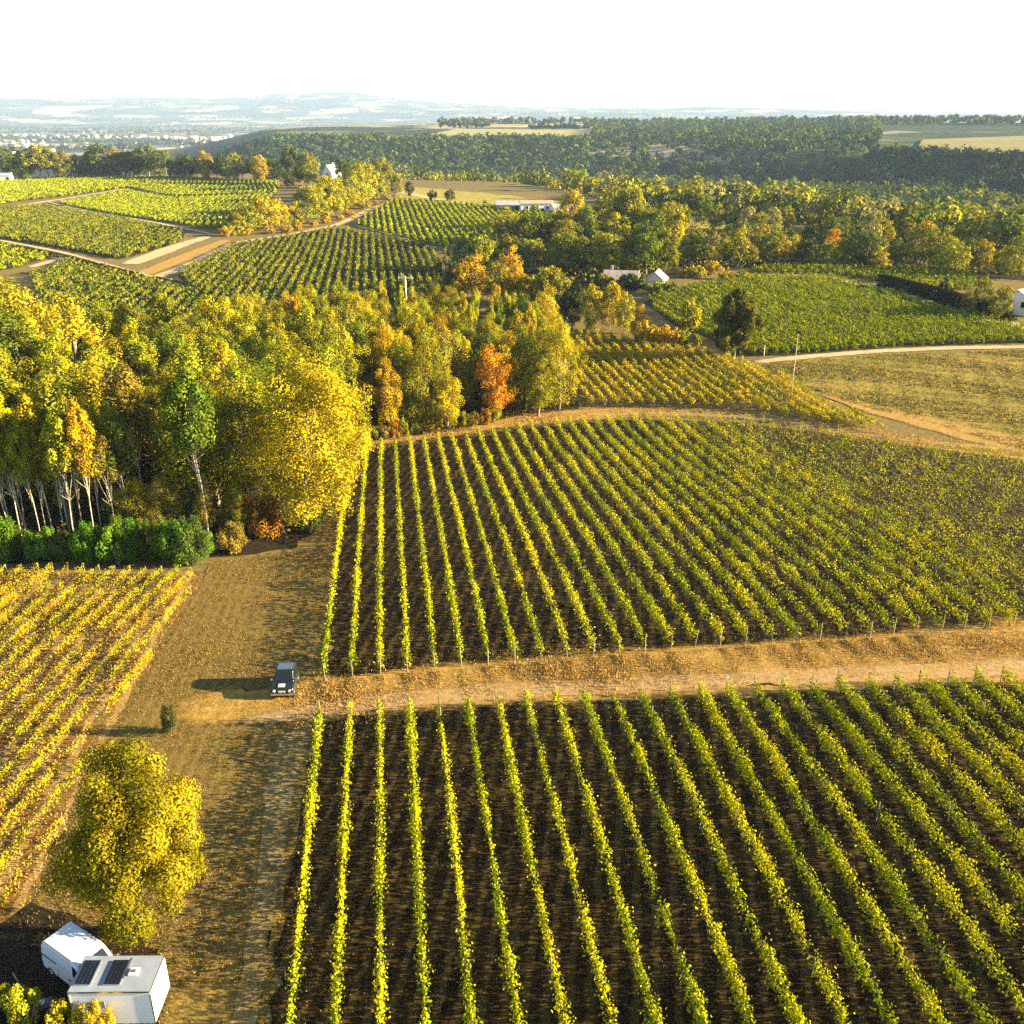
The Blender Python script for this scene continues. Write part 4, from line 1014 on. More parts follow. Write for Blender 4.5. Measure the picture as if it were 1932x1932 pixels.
# ------------------------------------------------------------------ buildings
def slab(bm, p, q, r, s, th):
    """a roof slope: quad p q r s given thickness th"""
    P = [Vector(v) for v in (p, q, r, s)]; n = (P[1] - P[0]).cross(P[3] - P[0]).normalized()
    if n.z < 0: n = -n
    a = [bm.verts.new(v) for v in P]; b = [bm.verts.new(v + n * th) for v in P]
    bm.faces.new(a[::-1]); bm.faces.new(b)
    for i in range(4): bm.faces.new((a[i], a[(i + 1) % 4], b[(i + 1) % 4], b[i]))

def gable_house(name, label, p, rz, w, d, h, rise, wall, roof, windows=(), door=None, chimney=None, over=.35):
    """w along x (ridge along x), d along y; windows: (side, u, z, width, height), side in front back left right"""
    root = empty(name, p, rz); tag(root, label, 'house')
    bm = bmesh.new()
    lo = [bm.verts.new(v) for v in ((-w / 2, -d / 2, -1), (w / 2, -d / 2, -1), (w / 2, d / 2, -1), (-w / 2, d / 2, -1))]
    hi = [bm.verts.new(v) for v in ((-w / 2, -d / 2, h), (w / 2, -d / 2, h), (w / 2, d / 2, h), (-w / 2, d / 2, h))]
    r0, r1 = bm.verts.new((-w / 2, 0, h + rise)), bm.verts.new((w / 2, 0, h + rise))
    bm.faces.new((lo[0], lo[1], hi[1], hi[0])); bm.faces.new((lo[2], lo[3], hi[3], hi[2])); bm.faces.new((lo[1], lo[2], hi[2], r1, hi[1])); bm.faces.new((lo[3], lo[0], hi[0], r0, hi[3]))
    link('wall', bm_mesh('wall', bm, wall), root)
    bm = bmesh.new(); e = over; k = rise / (d / 2)
    slab(bm, (-w / 2 - e, -d / 2 - e, h - k * e + .02), (w / 2 + e, -d / 2 - e, h - k * e + .02), (w / 2 + e, 0, h + rise + .02), (-w / 2 - e, 0, h + rise + .02), .14)
    slab(bm, (w / 2 + e, d / 2 + e, h - k * e + .02), (-w / 2 - e, d / 2 + e, h - k * e + .02), (-w / 2 - e, .001, h + rise + .02), (w / 2 + e, .001, h + rise + .02), .14)
    rf = link('roof', bm_mesh('roof', bm, roof), root)
    if chimney:
        bm = bmesh.new(); box(bm, (chimney, d * .15, h + rise + .3), (.7, .7, 1.8), .03); link('chimney', bm_mesh('chimney', bm, wall), rf)
    def opening(nm, side, u, z, ww, hh, mat):
        bm = bmesh.new(); bf = bmesh.new()
        if side in ('front', 'back'):
            s = -1 if side == 'front' else 1; c = (u, s * (d / 2 + .02), z); box(bm, c, (ww, .06, hh)); fr = [((u, s * (d / 2 + .045), z + o * (hh / 2 + .06)), (ww + .24, .11, .12)) for o in (-1, 1)] + [((u + o * (ww / 2 + .06), s * (d / 2 + .045), z), (.12, .11, hh)) for o in (-1, 1)]
        else:
            s = -1 if side == 'left' else 1; c = (s * (w / 2 + .02), u, z); box(bm, c, (.06, ww, hh)); fr = [((s * (w / 2 + .045), u, z + o * (hh / 2 + .06)), (.11, ww + .24, .12)) for o in (-1, 1)] + [((s * (w / 2 + .045), u + o * (ww / 2 + .06), z), (.11, .12, hh)) for o in (-1, 1)]
        o = link(nm, bm_mesh(nm, bm, mat), root)
        for c_, s_ in fr: box(bf, c_, s_)
        link('frame', bm_mesh('frame', bf, M['concrete']), o)
    for (s, u, z, ww, hh) in windows: opening('window', s, u, z, ww, hh, M['glass'])
    if door: opening('door', *door, M['dark_wood'])
    return root

p = near_rim(cast(627, 343)); gable_house('white_house', 'white gabled house with grey roof hidden among the far garden trees', p + np.array([0, 0, 0]), R(62), 11, 8.0, 6.5, 4.8, M['render_white'], M['slate'],
    windows=[('front', -3, 4, 1.4, 2), ('front', 3, 4, 1.4, 2), ('left', 0, 5.0, 1.6, 2.2), ('right', 0, 5, 1.6, 2.2)], chimney=3)
p = near_rim(cast(4, 331)); gable_house('pale_barn', 'pale low barn cut by the left edge beside the far treeline', p, R(8), 14, 10, 4.5, 2.6, M['render_white'], M['slate'], windows=[('front', -5, 2.5, 2, 2), ('front', 5, 2.5, 2, 2)])
p = cast(1012, 401); gable_house('farm_house', 'white farm building with a low red roof', p, R(4), 16, 9, 4.6, 1.1, M['render_white'], M['tile_red'], windows=[('front', -5, 2.8, 1.2, 1.5), ('front', 0, 2.8, 1.2, 1.5), ('front', 5, 2.8, 1.2, 1.5)], door=('front', 2.5, 1.2, 1.3, 2.4))
p = cast(966, 397); gable_house('farm_shed', 'long low grey shed left of the red-roofed farm building', p, R(-4), 15, 10, 3.0, 1.6, M['slate'], M['slate'], windows=[('front', -3, 1.6, 2.4, 2.0), ('front', 3, 1.6, 2.4, 2.0)])
p = cast(1062, 402); gable_house('farm_shed', 'small pink-roofed outbuilding right of the red-roofed farm building', p, R(20), 12, 7, 2.8, 1.6, M['render_white'], M['tile_pale'], windows=[('front', 0, 1.5, 1.6, 1.6)])
p = cast(1172, 534); gable_house('old_house', 'old house with pale weathered roof against the dark wood', p, R(-14), 9.5, 7.0, 1.5, 2.0, M['stone'], M['tile_pale'], windows=[('front', -3, .9, 1.1, .7), ('front', 0, .9, 1.1, .7)], door=('front', 2.8, .7, 1.1, 1.4), chimney=-3)
p = cast(1238, 540); gable_house('ruined_house', 'cream stone gable of a ruined house among golden bushes', p, R(75), 7.5, 5.2, 2.0, 2.2, M['render_cream'], M['tile_pale'], windows=[('front', 0, 1.2, 1, .9), ('left', 0, 1.4, .9, 1.0)])
p = cast(1938, 590); gable_house('blue_roofed_house', 'house with pale blue roof cut by the right edge', p, R(30), 10, 7, 4.0, 1.8, M['render_white'], M['blue_roof'], windows=[('left', 1.5, 2.6, 1.2, 1.3), ('left', -1.8, 2.6, 1.2, 1.3), ('front', -3, 2.6, 1.2, 1.3)], door=('front', 1.0, 1.2, 2.0, 2.4))
for i, (x, y) in enumerate([(1122, 250), (1148, 250), (1195, 249)]):
    p = cast(x, y); gable_house('plateau_house', ['leftmost tiny house at the end of the pale plateau field', 'middle tiny house on the far plateau skyline', 'rightmost tiny house on the far plateau skyline'][i], p, R(20 * i), 18, 11, 6, 4, M['render_white'], M['slate'], windows=[('front', 0, 3, 2, 2)])

# garden wall and clipped hedge at the right
def wall_line(name, label, pr, h, th, mat, cat):
    k = resample(PP(pr), 2.0); root = None; V = []; F = []
    d = np.gradient(k, axis=0); d /= np.linalg.norm(d, axis=1)[:, None]; nn = np.c_[-d[:, 1], d[:, 0]]
    for i in range(len(k)):
        z = tz(*k[i])
        for s, zz in ((-.5, -.3), (.5, -.3), (.5, h), (-.5, h)): V.append((k[i][0] + nn[i][0] * s * th, k[i][1] + nn[i][1] * s * th, z + zz))
    for i in range(len(k) - 1):
        for q in range(4): F.append((4 * i + q, 4 * i + (q + 1) % 4, 4 * i + 4 + (q + 1) % 4, 4 * i + 4 + q))
    n4 = 4 * (len(k) - 1); F.append((3, 2, 1, 0)); F.append((n4, n4 + 1, n4 + 2, n4 + 3))
    o = link(name, raw_mesh(name, np.array(V), np.array(F), mat)); tag(o, label, cat); return o, k
wall_line('garden_wall', 'pale low garden wall behind the long clipped hedge', [(1680, 538), (1760, 556), (1870, 594)], 1.2, .4, M['concrete'], 'wall')
def hedge(label, pr, h, w, n, seed, col=COL['dark'], name='clipped_hedge', size=.22):
    g = np.random.default_rng(seed); k = resample(PP(pr), 1.0); t = g.uniform(0, len(k) - 1.001, n); i = t.astype(int); f = (t - i)[:, None]
    c = k[i] * (1 - f) + k[i + 1] * f; d = k[np.minimum(i + 1, len(k) - 1)] - k[i]; d /= np.linalg.norm(d, axis=1)[:, None] + 1e-9; nn = np.c_[-d[:, 1], d[:, 0]]
    s = g.uniform(-1, 1, n); zf = g.uniform(0, 1, n); side = g.uniform(0, 1, n) < .6; s[side] = np.sign(s[side]); zf[~side] = g.uniform(.9, 1.05, (~side).sum())
    xy = c + nn * (s * w / 2)[:, None] + g.normal(0, .05, (n, 2)); z = terrain(xy[:, 0], xy[:, 1]) + zf * h + .05
    N = np.c_[nn * s[:, None], np.where(side, .2, 1.2)] + g.normal(0, .4, (n, 3))
    o0 = k[0]; z0 = tz(*o0); V, F = leaf_quads(np.c_[xy - o0, z - z0], N, size * g.uniform(.7, 1.3, n), g)
    root = empty(name, (o0[0], o0[1], z0)); tag(root, label, 'hedge')
    link('foliage', raw_mesh(name, V, F, M['vine'], np.repeat(np.array(col) * g.uniform(.6, 1.3, n)[:, None], 4, axis=0)), root)
    segs = []
    for q in range(0, len(k), 3): segs.append(((k[q][0] - o0[0], k[q][1] - o0[1], tz(*k[q]) - z0 - .1), (k[q][0] - o0[0], k[q][1] - o0[1], tz(*k[q]) - z0 + h * .8), .05, .03))
    Vs, Fs = tubes(segs, 4); s_ = link('stems', raw_mesh('hedge_stems', Vs, Fs, M['stem']), root); s_['kind'] = 'stuff'
hedge('long dark clipped hedge along the pale lane, left part', [(1660, 540), (1765, 568)], 3.2, 2.4, 7000, 61, col=(.018, .024, .008), size=.26)
hedge('long dark clipped hedge along the pale lane, right part', [(1769, 570), (1862, 602)], 3.4, 2.4, 7000, 62, col=(.018, .024, .008), size=.26)
hedge('low dark hedge along the ditch behind the left wood', [(-40, 460), (0, 466), (120, 488), (260, 524)], 1.5, 1.6, 2600, 63, size=.35, name='ditch_hedge')
hedge('short dark hedge below the path junction', [(292, 532), (360, 546)], 1.5, 1.4, 700, 64, size=.3, name='ditch_hedge')

# ------------------------------------------------------------------ poles
def pole(p, h, r, label, arm=0.0, bark=M['post']):
    root = empty('utility_pole', p); tag(root, label, 'utility pole')
    bm = bmesh.new(); cyl(bm, (0, 0, -.4), (0, 0, h), r, r * .7, 10); link('shaft', bm_mesh('shaft', bm, bark, True), root)
    bm = bmesh.new()
    if arm:
        box(bm, (0, 0, h - .25), (arm, .22, .28), .02); link('cross_arm', bm_mesh('cross_arm', bm, M['concrete']), root)
        for s in (-1, 0, 1):
            bm = bmesh.new(); cyl(bm, (s * arm * .44, 0, h - .1), (s * arm * .44, 0, h + .25), .09, .05, 8); link('insulator', bm_mesh('insulator', bm, M['chrome']), root)
    else:
        cyl(bm, (0, 0, h - .02), (0, 0, h + .14), r * .9, r * .3, 8); link('cap', bm_mesh('cap', bm, M['concrete']), root)
    return root
pp = cast(772, 690); d_ = direction(772, 700); yy = 212.0; xx = d_[0] / d_[1] * yy; pz = tz(xx, yy)
pole((xx, yy, pz), height_at((xx, yy, pz), 522), .20, 'pale pole with a wide cross-arm behind the middle wood', arm=3.2, bark=M['concrete'])
p = cast(1492, 752); pole(p, height_at(p, 632), .06, 'tall thin pole at the edge of the meadow')
p = cast(1402, 497); pole(p, height_at(p, 468), .13, 'short pole in front of the right wood', bark=M['concrete'])
p = cast(1563, 500); pole(p, height_at(p, 466), .10, 'faint pole at the foot of the right wood')
p = cast(1441, 672); pole(p, 2.0, .09, 'low marker post at the corner of the green vineyard', bark=M['concrete'])

# ------------------------------------------------------------------ vehicles
def profile(bm, pts, w, top_w=None, zt=None, bev=.06):
    """extrude a side outline (x,z) across y, narrowing above zt"""
    top_w = top_w or w
    def half(z):
        if zt is None: return w / 2
        zmax = max(q[1] for q in pts); t = max(0, (z - zt) / (zmax - zt)); return (w + (top_w - w) * t) / 2
    a = [bm.verts.new((x, -half(z), z)) for x, z in pts]; b = [bm.verts.new((x, half(z), z)) for x, z in pts]
    bm.faces.new(a[::-1]); bm.faces.new(b)
    for i in range(len(pts)): bm.faces.new((a[i], a[(i + 1) % len(pts)], b[(i + 1) % len(pts)], b[i]))
    bmesh.ops.bevel(bm, geom=list(bm.edges), offset=bev, segments=3, affect='EDGES', profile=.6)

def wheel(root, x, y, r, w, name='wheel'):
    bm = bmesh.new(); s = 1 if y > 0 else -1
    cyl(bm, (x, y - w / 2, r), (x, y + w / 2, r), r, r, 22)
    bmesh.ops.bevel(bm, geom=[e for e in bm.edges if len(e.link_faces) == 2 and e.calc_face_angle(0) > 1], offset=.035, segments=2, affect='EDGES')
    t = link(name, bm_mesh('tyre', bm, M['rubber'], True), root)
    bm = bmesh.new(); cyl(bm, (x, y + s * (w / 2 - .02), r), (x, y + s * (w / 2 + .012), r), r * .62, r * .55, 16); cyl(bm, (x, y + s * w / 2, r), (x, y + s * (w / 2 + .035), r), r * .18, r * .14, 10)
    link('rim', bm_mesh('rim', bm, M['chrome']), t)

def panel(root, name, pts, mat, th=.012):
    """a thin flush panel standing 4 mm proud, given by outer corner points"""
    P = [Vector(q) for q in pts]; n = (P[1] - P[0]).cross(P[2] - P[0]).normalized(); bm = bmesh.new()
    a = [bm.verts.new(q + n * .004) for q in P]; b = [bm.verts.new(q + n * (.004 + th)) for q in P]
    bm.faces.new(a[::-1]); bm.faces.new(b)
    for i in range(len(P)): bm.faces.new((a[i], a[(i + 1) % len(P)], b[(i + 1) % len(P)], b[i]))
    return link(name, bm_mesh(name, bm, mat), root)

def white_van():
    # local +X is the nose
    c = (-21.3, 35.5); root = empty('white_van', (c[0], c[1], tz(*c)), R(-33)); tag(root, 'white panel van parked under the big round tree beside the trailer', 'van')
    W_ = 1.84; zt = 1.0; top = 1.62
    bm = bmesh.new()
    profile(bm, [(-1.95, .42), (-2.02, .9), (-1.97, 1.75), (-1.80, 2.06), (.55, 2.08), (.85, 1.98), (1.55, 1.22), (2.28, 1.02), (2.42, .72), (2.40, .40)], W_, top, zt, .07)
    body = link('body', bm_mesh('body', bm, M['van_paint'], False), root)
    for sx in (-1.32, 1.55):
        for sy in (-1, 1): wheel(root, sx, sy * (W_ / 2 - .10), .34, .22)
    yb = W_ / 2; yt = lambda z: (W_ + (top - W_) * max(0, (z - zt) / (2.08 - zt))) / 2
    for s in (-1, 1):
        o = [(1.42, s * yt(1.25), 1.25), (.62, s * yt(1.25), 1.25), (.62, s * yt(1.86), 1.86), (.84, s * yt(1.86), 1.86)]
        panel(root, 'side_window', o if s < 0 and False else (o[::-1] if s < 0 else o)[:], M['glass'])
        r_ = [(-1.9, s * yt(1.28), 1.25), (-.75, s * yt(1.28), 1.25), (-.75, s * yt(1.32), 1.31), (-1.9, s * yt(1.32), 1.31)]
        panel(root, 'door_rail', r_ if s < 0 else r_[::-1], M['grey_plastic'])
        for xx_ in (-.72, .5):
            r_ = [(xx_, s * yb, .5), (xx_ + .02, s * yb, .5), (xx_ + .02, s * yb, .98), (xx_, s * yb, .98)]
            panel(root, 'door_seam', r_ if s < 0 else r_[::-1], M['grey_plastic'], .004)
        bm = bmesh.new(); box(bm, (1.30, s * (yb + .14), 1.22), (.12, .22, .26), .03); link('mirror', bm_mesh('mirror', bm, M['grey_plastic']), root)
        bm = bmesh.new(); box(bm, (2.30, s * .66, .86), (.16, .34, .20), .04); link('headlight', bm_mesh('headlight', bm, M['lamp_lens']), root)
        bm = bmesh.new(); box(bm, (-2.0, s * .82, 1.15), (.08, .14, .5), .02); link('tail_light', bm_mesh('tail_light', bm, M['red_lens']), root)
        bm = bmesh.new(); cyl(bm, (.28, s * (yb - .01), .86), (.28, s * (yb + .012), .86), .075, .075, 14); link('fuel_cap', bm_mesh('fuel_cap', bm, M['grey_plastic']), root)
        r_ = [(-1.78, s * yt(2.0) - s * .02, 2.10), (.5, s * yt(2.0) - s * .02, 2.10), (.5, s * (yt(2.0) - .07), 2.105), (-1.78, s * (yt(2.0) - .07), 2.105)]
        panel(root, 'roof_gutter', r_ if s > 0 and False else r_[::-1] if s < 0 else r_[::-1], M['grey_plastic'], .006)
    panel(root, 'windscreen', [(1.50, -.72, 1.30), (1.50, .72, 1.30), (.92, .66, 1.93), (.92, -.66, 1.93)], M['glass'], .02)
    bm = bmesh.new(); box(bm, (2.40, 0, .55), (.10, 1.7, .24), .04); link('bumper', bm_mesh('bumper', bm, M['grey_plastic']), root)
    bm = bmesh.new(); box(bm, (-2.02, 0, .55), (.10, 1.7, .20), .04); link('bumper', bm_mesh('bumper', bm, M['grey_plastic']), root)
white_van()

def trailer():
    c = (-18.6, 33.5); root = empty('white_trailer', (c[0], c[1], tz(*c)), R(0.5)); tag(root, 'white box trailer with two solar panels on its roof', 'trailer')
    L, Wd, z0, z1 = 3.75, 2.05, .45, 2.45
    bm = bmesh.new(); box(bm, (0, 0, (z0 + z1) / 2), (L, Wd, z1 - z0), .03); link('body', bm_mesh('body', bm, M['white_paint']), root)
    bm = bmesh.new(); box(bm, (0, 0, z1 + .03), (L + .02, Wd + .02, .05), .015); roof = link('roof', bm_mesh('roof', bm, M['roof_tint']), root)
    bm = bmesh.new()
    for s in (-1, 1):
        box(bm, (0, s * (Wd / 2 + .012), z1 + .02), (L + .06, .03, .07)); box(bm, (s * (L / 2 + .012), 0, z1 + .02), (.03, Wd - .01, .07))
        for q in (-1, 1): box(bm, (s * (L / 2 + .004), q * (Wd / 2 + .004), (z0 + z1) / 2 - .03), (.05, .05, z1 - z0 - .1))
    link('edge_trim', bm_mesh('edge_trim', bm, M['chrome']), root)
    for cx in (-1.38, -.02):
        bm = bmesh.new(); box(bm, (cx, .02, z1 + .10), (.78, 1.42, .04), .006); sp_ = link('solar_panel', bm_mesh('solar_panel', bm, M['chrome']), root)
        bm = bmesh.new()
        for i in range(4):
            for j in range(9): box(bm, (cx - .27 + i * .18, .02 - .60 + j * .15, z1 + .125), (.155, .13, .012))
        o = link('cells', bm_mesh('solar_cells', bm, M['solar']), sp_); o['kind'] = 'stuff'
    bm = bmesh.new(); box(bm, (.80, .05, z1 + .10), (.44, .44, .10), .03); h_ = link('roof_hatch', bm_mesh('roof_hatch', bm, M['plate']), root)
    bm = bmesh.new(); box(bm, (.80, .05, z1 + .165), (.16, .16, .03), .01); link('knob', bm_mesh('knob', bm, M['grey_plastic']), h_)
    bm = bmesh.new(); box(bm, (.42, .3, z1 + .065), (.03, 1.2, .02)); link('cable', bm_mesh('cable', bm, M['grey_plastic']), root)
    for x in (-.42, .42):
        for s in (-1, 1): wheel(root, x, s * (Wd / 2 - .12), .30, .20)
    bm = bmesh.new()
    box(bm, (L / 2 + .015, .30, 1.40), (.03, 1.1, 1.75), .01); dd = link('door', bm_mesh('door', bm, M['white_paint']), root)
    bm = bmesh.new(); box(bm, (L / 2 + .045, -.12, 1.35), (.04, .05, .22), .01); link('handle', bm_mesh('handle', bm, M['chrome']), dd)
    panel(root, 'side_window', [(-1.1, -Wd / 2, 1.5), (-.3, -Wd / 2, 1.5), (-.3, -Wd / 2, 1.9), (-1.1, -Wd / 2, 1.9)], M['roof_tint'])
    bm = bmesh.new(); cyl(bm, (-L / 2, .35, .45), (-L / 2 - 1.2, 0, .45), .05); cyl(bm, (-L / 2, -.35, .45), (-L / 2 - 1.2, 0, .45), .05); cyl(bm, (-L / 2 - 1.15, 0, 0), (-L / 2 - 1.15, 0, .5), .05); link('drawbar', bm_mesh('drawbar', bm, M['grey_plastic']), root)
    return root
trailer()

def small_car():
    p = cast(540, 1300); root = empty('dark_car', (p[0], p[1], p[2] + .02), R(-90 + 2)); tag(root, 'small boxy dark car parked on the dry grass by the track', 'car')
    W_ = 1.60
    bm = bmesh.new(); profile(bm, [(-1.40, .38), (-1.44, .85), (-1.36, 1.02), (.50, 1.02), (1.36, .92), (1.46, .80), (1.46, .36)], W_, W_, None, .05); link('body', bm_mesh('body', bm, M['dark_paint']), root)
    bm = bmesh.new(); profile(bm, [(-1.36, 1.00), (-1.22, 1.58), (-.95, 1.64), (-.05, 1.64), (.12, 1.58), (.62, 1.00)], W_ - .10, W_ - .34, 1.0, .05); cab = link('cabin', bm_mesh('cabin', bm, M['dark_paint']), root)
    bm = bmesh.new(); box(bm, (-.52, 0, 1.66), (.92, 1.12, .03), .012); link('roof_panel', bm_mesh('roof_panel', bm, simple('sky_tinted_roof', (.06, .09, .13), .3, spec=.6, coat=.6)), cab)  # blue tint puts the sky's reflection into the colour of this roof sheet
    panel(root, 'windscreen', [(.575, -.62, 1.06), (.575, .62, 1.06), (.145, .56, 1.55), (.145, -.56, 1.55)], M['glass'])
    for s in (-1, 1):
        a, b = s * (W_ / 2 - .065), s * (W_ / 2 - .165)
        o = [(-1.2, a, 1.08), (.45, a, 1.08), (.08, b, 1.52), (-1.08, b, 1.52)]; panel(root, 'side_window', o if s < 0 else o[::-1], M['glass'])
        for x in (-.92, .95): wheel(root, x, s * (W_ / 2 - .08), .33, .20)
        bm = bmesh.new(); cyl(bm, (1.44, s * .56, .74), (1.49, s * .56, .74), .11, .10, 14); link('headlight', bm_mesh('headlight', bm, M['lamp_lens']), root)
        bm = bmesh.new(); box(bm, (.48, s * (W_ / 2 + .08), 1.12), (.10, .16, .14), .02); link('mirror', bm_mesh('mirror', bm, M['chrome']), root)
        bm = bmesh.new(); box(bm, (0, s * (W_ / 2 + .012), .62), (2.2, .03, .07), .01); link('side_strip', bm_mesh('side_strip', bm, M['chrome']), root)
        bm = bmesh.new(); box(bm, (-1.42, s * .64, .82), (.06, .16, .20), .015); link('tail_light', bm_mesh('tail_light', bm, M['red_lens']), root)
    bm = bmesh.new(); box(bm, (1.50, 0, .48), (.10, 1.62, .16), .03); link('bumper', bm_mesh('bumper', bm, M['chrome']), root)
    bm = bmesh.new(); box(bm, (-1.47, 0, .48), (.10, 1.56, .15), .03); link('bumper', bm_mesh('bumper', bm, M['chrome']), root)
    bm = bmesh.new(); box(bm, (1.10, -.05, 1.00), (.42, .46, .05), .012); link('bonnet_patch', bm_mesh('bonnet_patch', bm, M['plate']), root)  # pale flat patch lying on the dark bonnet
    bm = bmesh.new(); box(bm, (1.47, 0, .70), (.03, .52, .13), .008); link('number_plate', bm_mesh('number_plate', bm, M['plate']), root)
small_car()

# small things by the camp
def stick():
    a = cast(24, 1835, .9); b = cast(46, 1882)
    root = empty('bare_stick', (b[0], b[1], b[2])); tag(root, 'pale bare stick leaning beside the bottom left bush', 'stick')
    v = Vector((a[0] - b[0], a[1] - b[1], .9)); bm = bmesh.new(); cyl(bm, (0, 0, -.05), v * .55 + Vector((.05, 0, .05)), .05, .04, 7); cyl(bm, v * .55 + Vector((.05, 0, .05)), v, .04, .025, 7); link('shaft', bm_mesh('stick', bm, M['pale_bark'], True), root)
stick()
def camp_table():
    p = cast(86, 1915); root = empty('folding_table', p, R(25)); tag(root, 'dark folding table with a pale leg among the bottom left bushes', 'table')
    bm = bmesh.new(); box(bm, (0, 0, .72), (.85, .55, .05), .012); link('table_top', bm_mesh('table_top', bm, M['grey_plastic']), root)
    for s in (-1, 1):
        for q in (-1, 1):
            bm = bmesh.new(); cyl(bm, (s * .36, q * .22, .70), (s * .44, q * .26, 0), .028, .028, 8); link('leg', bm_mesh('leg', bm, M['plate']), root)
    bm = bmesh.new(); cyl(bm, (0, 0, .745), (0, 0, .93), .10, .13, 14); k = bm_mesh('bowl', bm, M['white_paint'], True)
    o = link('white_bowl', k, loc=(p[0], p[1], p[2])); tag(o, 'small white bowl on the dark folding table', 'bowl')
camp_table()

# ------------------------------------------------------------------ grass tufts
def lanes(poly, ang, spacing, phase, offs):
    d = np.array([-math.sin(ang), math.cos(ang)]); nn = np.array([math.cos(ang), math.sin(ang)])
    def f(n, g):
        A = np.array(poly); lo, hi = A.min(0), A.max(0); xy = g.uniform(lo, hi, (n * 2, 2)); xy = xy[in_poly(xy[:, 0], xy[:, 1], poly)][:n]
        q = xy @ nn; k = np.floor((q - phase) / spacing); o = np.array(offs)[g.integers(len(offs), size=len(xy))] + g.normal(0, .05, len(xy))
        return xy + nn * (phase + (k + o) * spacing - q)[:, None]
    return f
def tufts(name, poly_or_pts, n, hr, w, cols, label, seed, clump=.6):
    g = np.random.default_rng(seed)
    if callable(poly_or_pts): xy = poly_or_pts(n, g)
    else:
        A = np.array(poly_or_pts); lo, hi = A.min(0), A.max(0); xy = g.uniform(lo, hi, (n * 3, 2)); xy = xy[in_poly(xy[:, 0], xy[:, 1], poly_or_pts)][:n]
    n = len(xy); z = terrain(xy[:, 0], xy[:, 1]); h = g.uniform(hr[0], hr[1], n) * (.55 + .22 * np.sin(xy[:, 0] * .93 + xy[:, 1] * .41 + 1) * np.sin(xy[:, 0] * .37 - xy[:, 1] * .83) + .22 * np.sin(xy[:, 0] * .131 + xy[:, 1] * .297 + 2 * np.sin(xy[:, 0] * .071)) + g.uniform(-.15, .15, n))
    an = g.uniform(0, 6.283, n); dx, dy = np.cos(an) * w, np.sin(an) * w; le = g.normal(0, .5, (n, 2)) * h[:, None]
    v0 = np.c_[xy[:, 0] - dx, xy[:, 1] - dy, z - .02]; v1 = np.c_[xy[:, 0] + dx, xy[:, 1] + dy, z - .02]; v2 = np.c_[xy[:, 0] + le[:, 0], xy[:, 1] + le[:, 1], z + np.abs(h) + .03]
    V = np.stack([v0, v1, v2], 1).reshape(-1, 3); F = np.arange(3 * n).reshape(-1, 3)
    cc = np.array(cols)[g.integers(len(cols), size=n)] * g.uniform(.6, 1.35, n)[:, None]
    o = link(name, raw_mesh(name, V, F, M['tuft'], np.repeat(cc, 3, axis=0))); tag(o, label, 'grass', kind='stuff')
DRY = [(.26, .17, .045), (.34, .22, .06), (.16, .12, .03), (.10, .08, .025)]
GOLDG = [(.38, .25, .07), (.45, .29, .10), (.30, .20, .05), (.36, .17, .05)]
tufts('dry_grass', STRIP, 75000, (.04, .17), .032, DRY, 'dry mown grass beside the small dark car', 301)
tufts('dry_grass', LOWER, 32000, (.03, .14), .05, [(.07, .04, .014), (.04, .026, .010), (.10, .07, .022), (.04, .045, .010)], 'weeds and dead leaves between the near vine rows', 302)
tufts('dry_grass', UPPER, 32000, (.03, .15), .06, [(.07, .04, .014), (.04, .026, .010), (.10, .07, .022), (.04, .045, .010)], 'weeds and dead leaves between the farther vine rows', 303)
tufts('dry_grass', LEFT, 26000, (.05, .22), .05, GOLDG, 'golden weeds between the golden vine rows', 304)
LANE = [(.20, .15, .06), (.26, .20, .09), (.15, .13, .04)]
tufts('dry_grass', lanes(LOWER, R(7.3), 2.09, -1.95, (.27, .70)), 26000, (.04, .16), .04, LANE, 'thin pale grass lines along the wheel lanes of the near block', 312)
tufts('dry_grass', lanes(UPPER, R(7.3), 2.09, -1.95, (.27, .70)), 20000, (.04, .16), .05, LANE, 'thin pale grass lines along the wheel lanes of the farther block', 313)
def along(pr, wd):
    k = resample(PP(pr), 1.0)
    def f(n, g):
        i = g.integers(len(k), size=n); return k[i] + np.c_[g.normal(0, .6, n), g.normal(0, wd, n)]
    return f
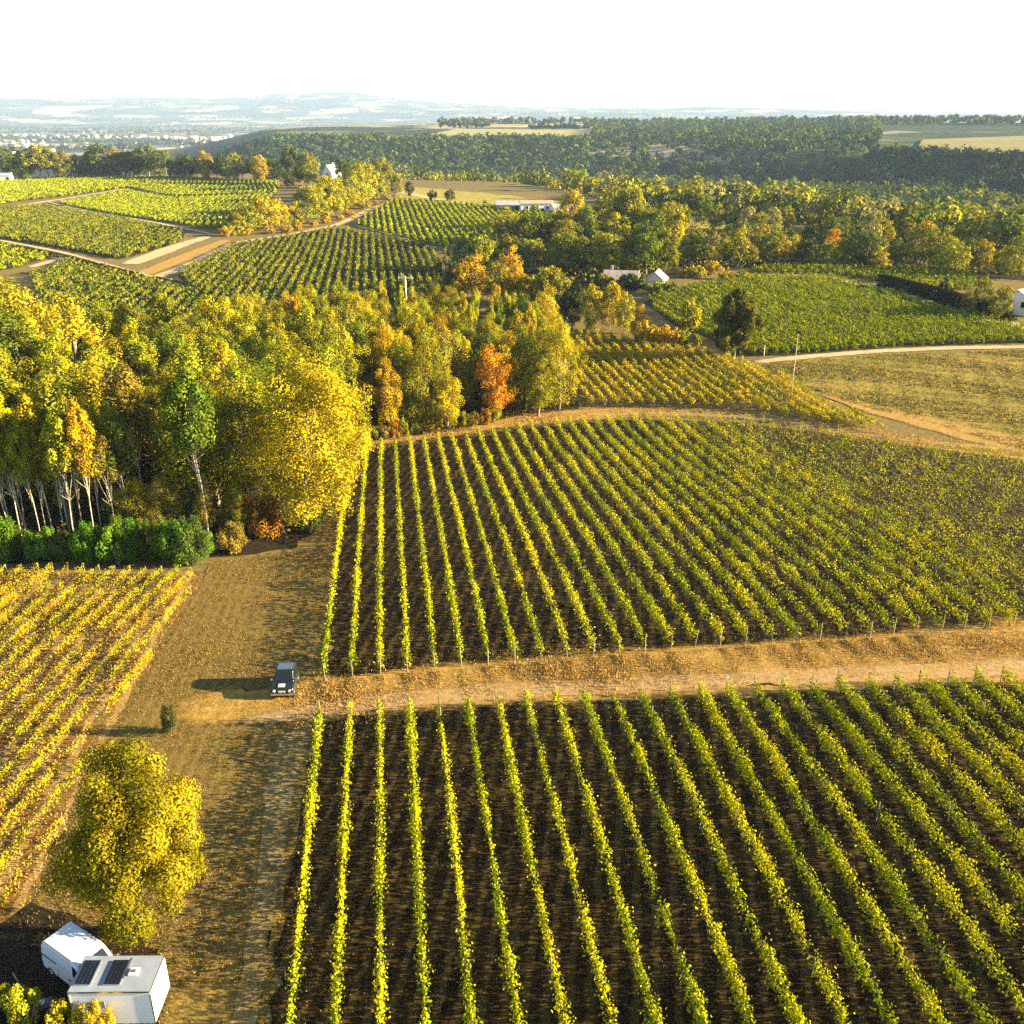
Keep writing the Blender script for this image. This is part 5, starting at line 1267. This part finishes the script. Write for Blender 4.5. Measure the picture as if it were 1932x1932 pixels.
def row_ends(n, g):
    ks = g.integers(-2, 22, size=n); q = -1.95 + ks * 2.09 + g.normal(0, .22, n); t = g.exponential(1.6, n).clip(0, 5.5)
    d = np.array([-math.sin(R(7.3)), math.cos(R(7.3))]); nn = np.array([math.cos(R(7.3)), math.sin(R(7.3))])
    top = np.interp(q, UE[:, 0], UE[:, 1]); return nn * q[:, None] + d * (top - t)[:, None]
_d = np.array([-math.sin(R(7.3)), math.cos(R(7.3))]); _n = np.array([math.cos(R(7.3)), math.sin(R(7.3))])
UE = np.array(PP([(612, 1285), (1000, 1252), (1300, 1228), (1700, 1203), (1932, 1188)])); UE = np.c_[UE @ _n, UE @ _d]
tufts('golden_grass', row_ends, 14000, (.08, .38), .05, GOLDG + [(.20, .18, .04)], 'golden weeds straggling out from the vine row ends', 309)
tufts('golden_grass', along([(560, 1328), (760, 1296), (1000, 1276), (1300, 1253), (1600, 1234), (1940, 1216)], 1.6), 30000, (.08, .34), .05, GOLDG, 'golden grass along the upper edge of the pale track', 305)
tufts('golden_grass', along([(690, 838), (870, 814), (960, 796), (1100, 782), (1240, 776), (1420, 784), (1560, 806), (1700, 832), (1932, 858)], 1.8), 20000, (.1, .4), .08, GOLDG, 'golden grass at the head of the vine block', 306)
tufts('meadow_grass', MEADOW, 36000, (.1, .5), .16, [(.14, .12, .03), (.22, .17, .045), (.26, .18, .05), (.09, .09, .02)], 'rough grass on the meadow', 307)
tufts('camp_grass', CAMP, 16000, (.05, .25), .05, [(.10, .06, .03), (.18, .10, .035), (.12, .10, .03)], 'dead leaves and weeds round the van', 308)

# ------------------------------------------------------------------ haze
def haze():
    m = bpy.data.materials.new('haze_air'); m.use_nodes = True; n = m.node_tree; n.nodes.clear()
    out = n.nodes.new('ShaderNodeOutputMaterial'); v = n.nodes.new('ShaderNodeVolumePrincipled')
    v.inputs['Color'].default_value = (.44, .61, .97, 1); v.inputs['Density'].default_value = 5.6e-5; v.inputs['Anisotropy'].default_value = 0.0
    n.links.new(v.outputs[0], out.inputs['Volume'])
    bm = bmesh.new(); zb, zt = -125.0, 325.0; box(bm, (0, 0, (zb + zt) / 2), (43000, 43000, zt - zb))
    o = link('haze', bm_mesh('haze', bm, m)); tag(o, kind='stuff', label='thin blue haze over the valley')
haze()
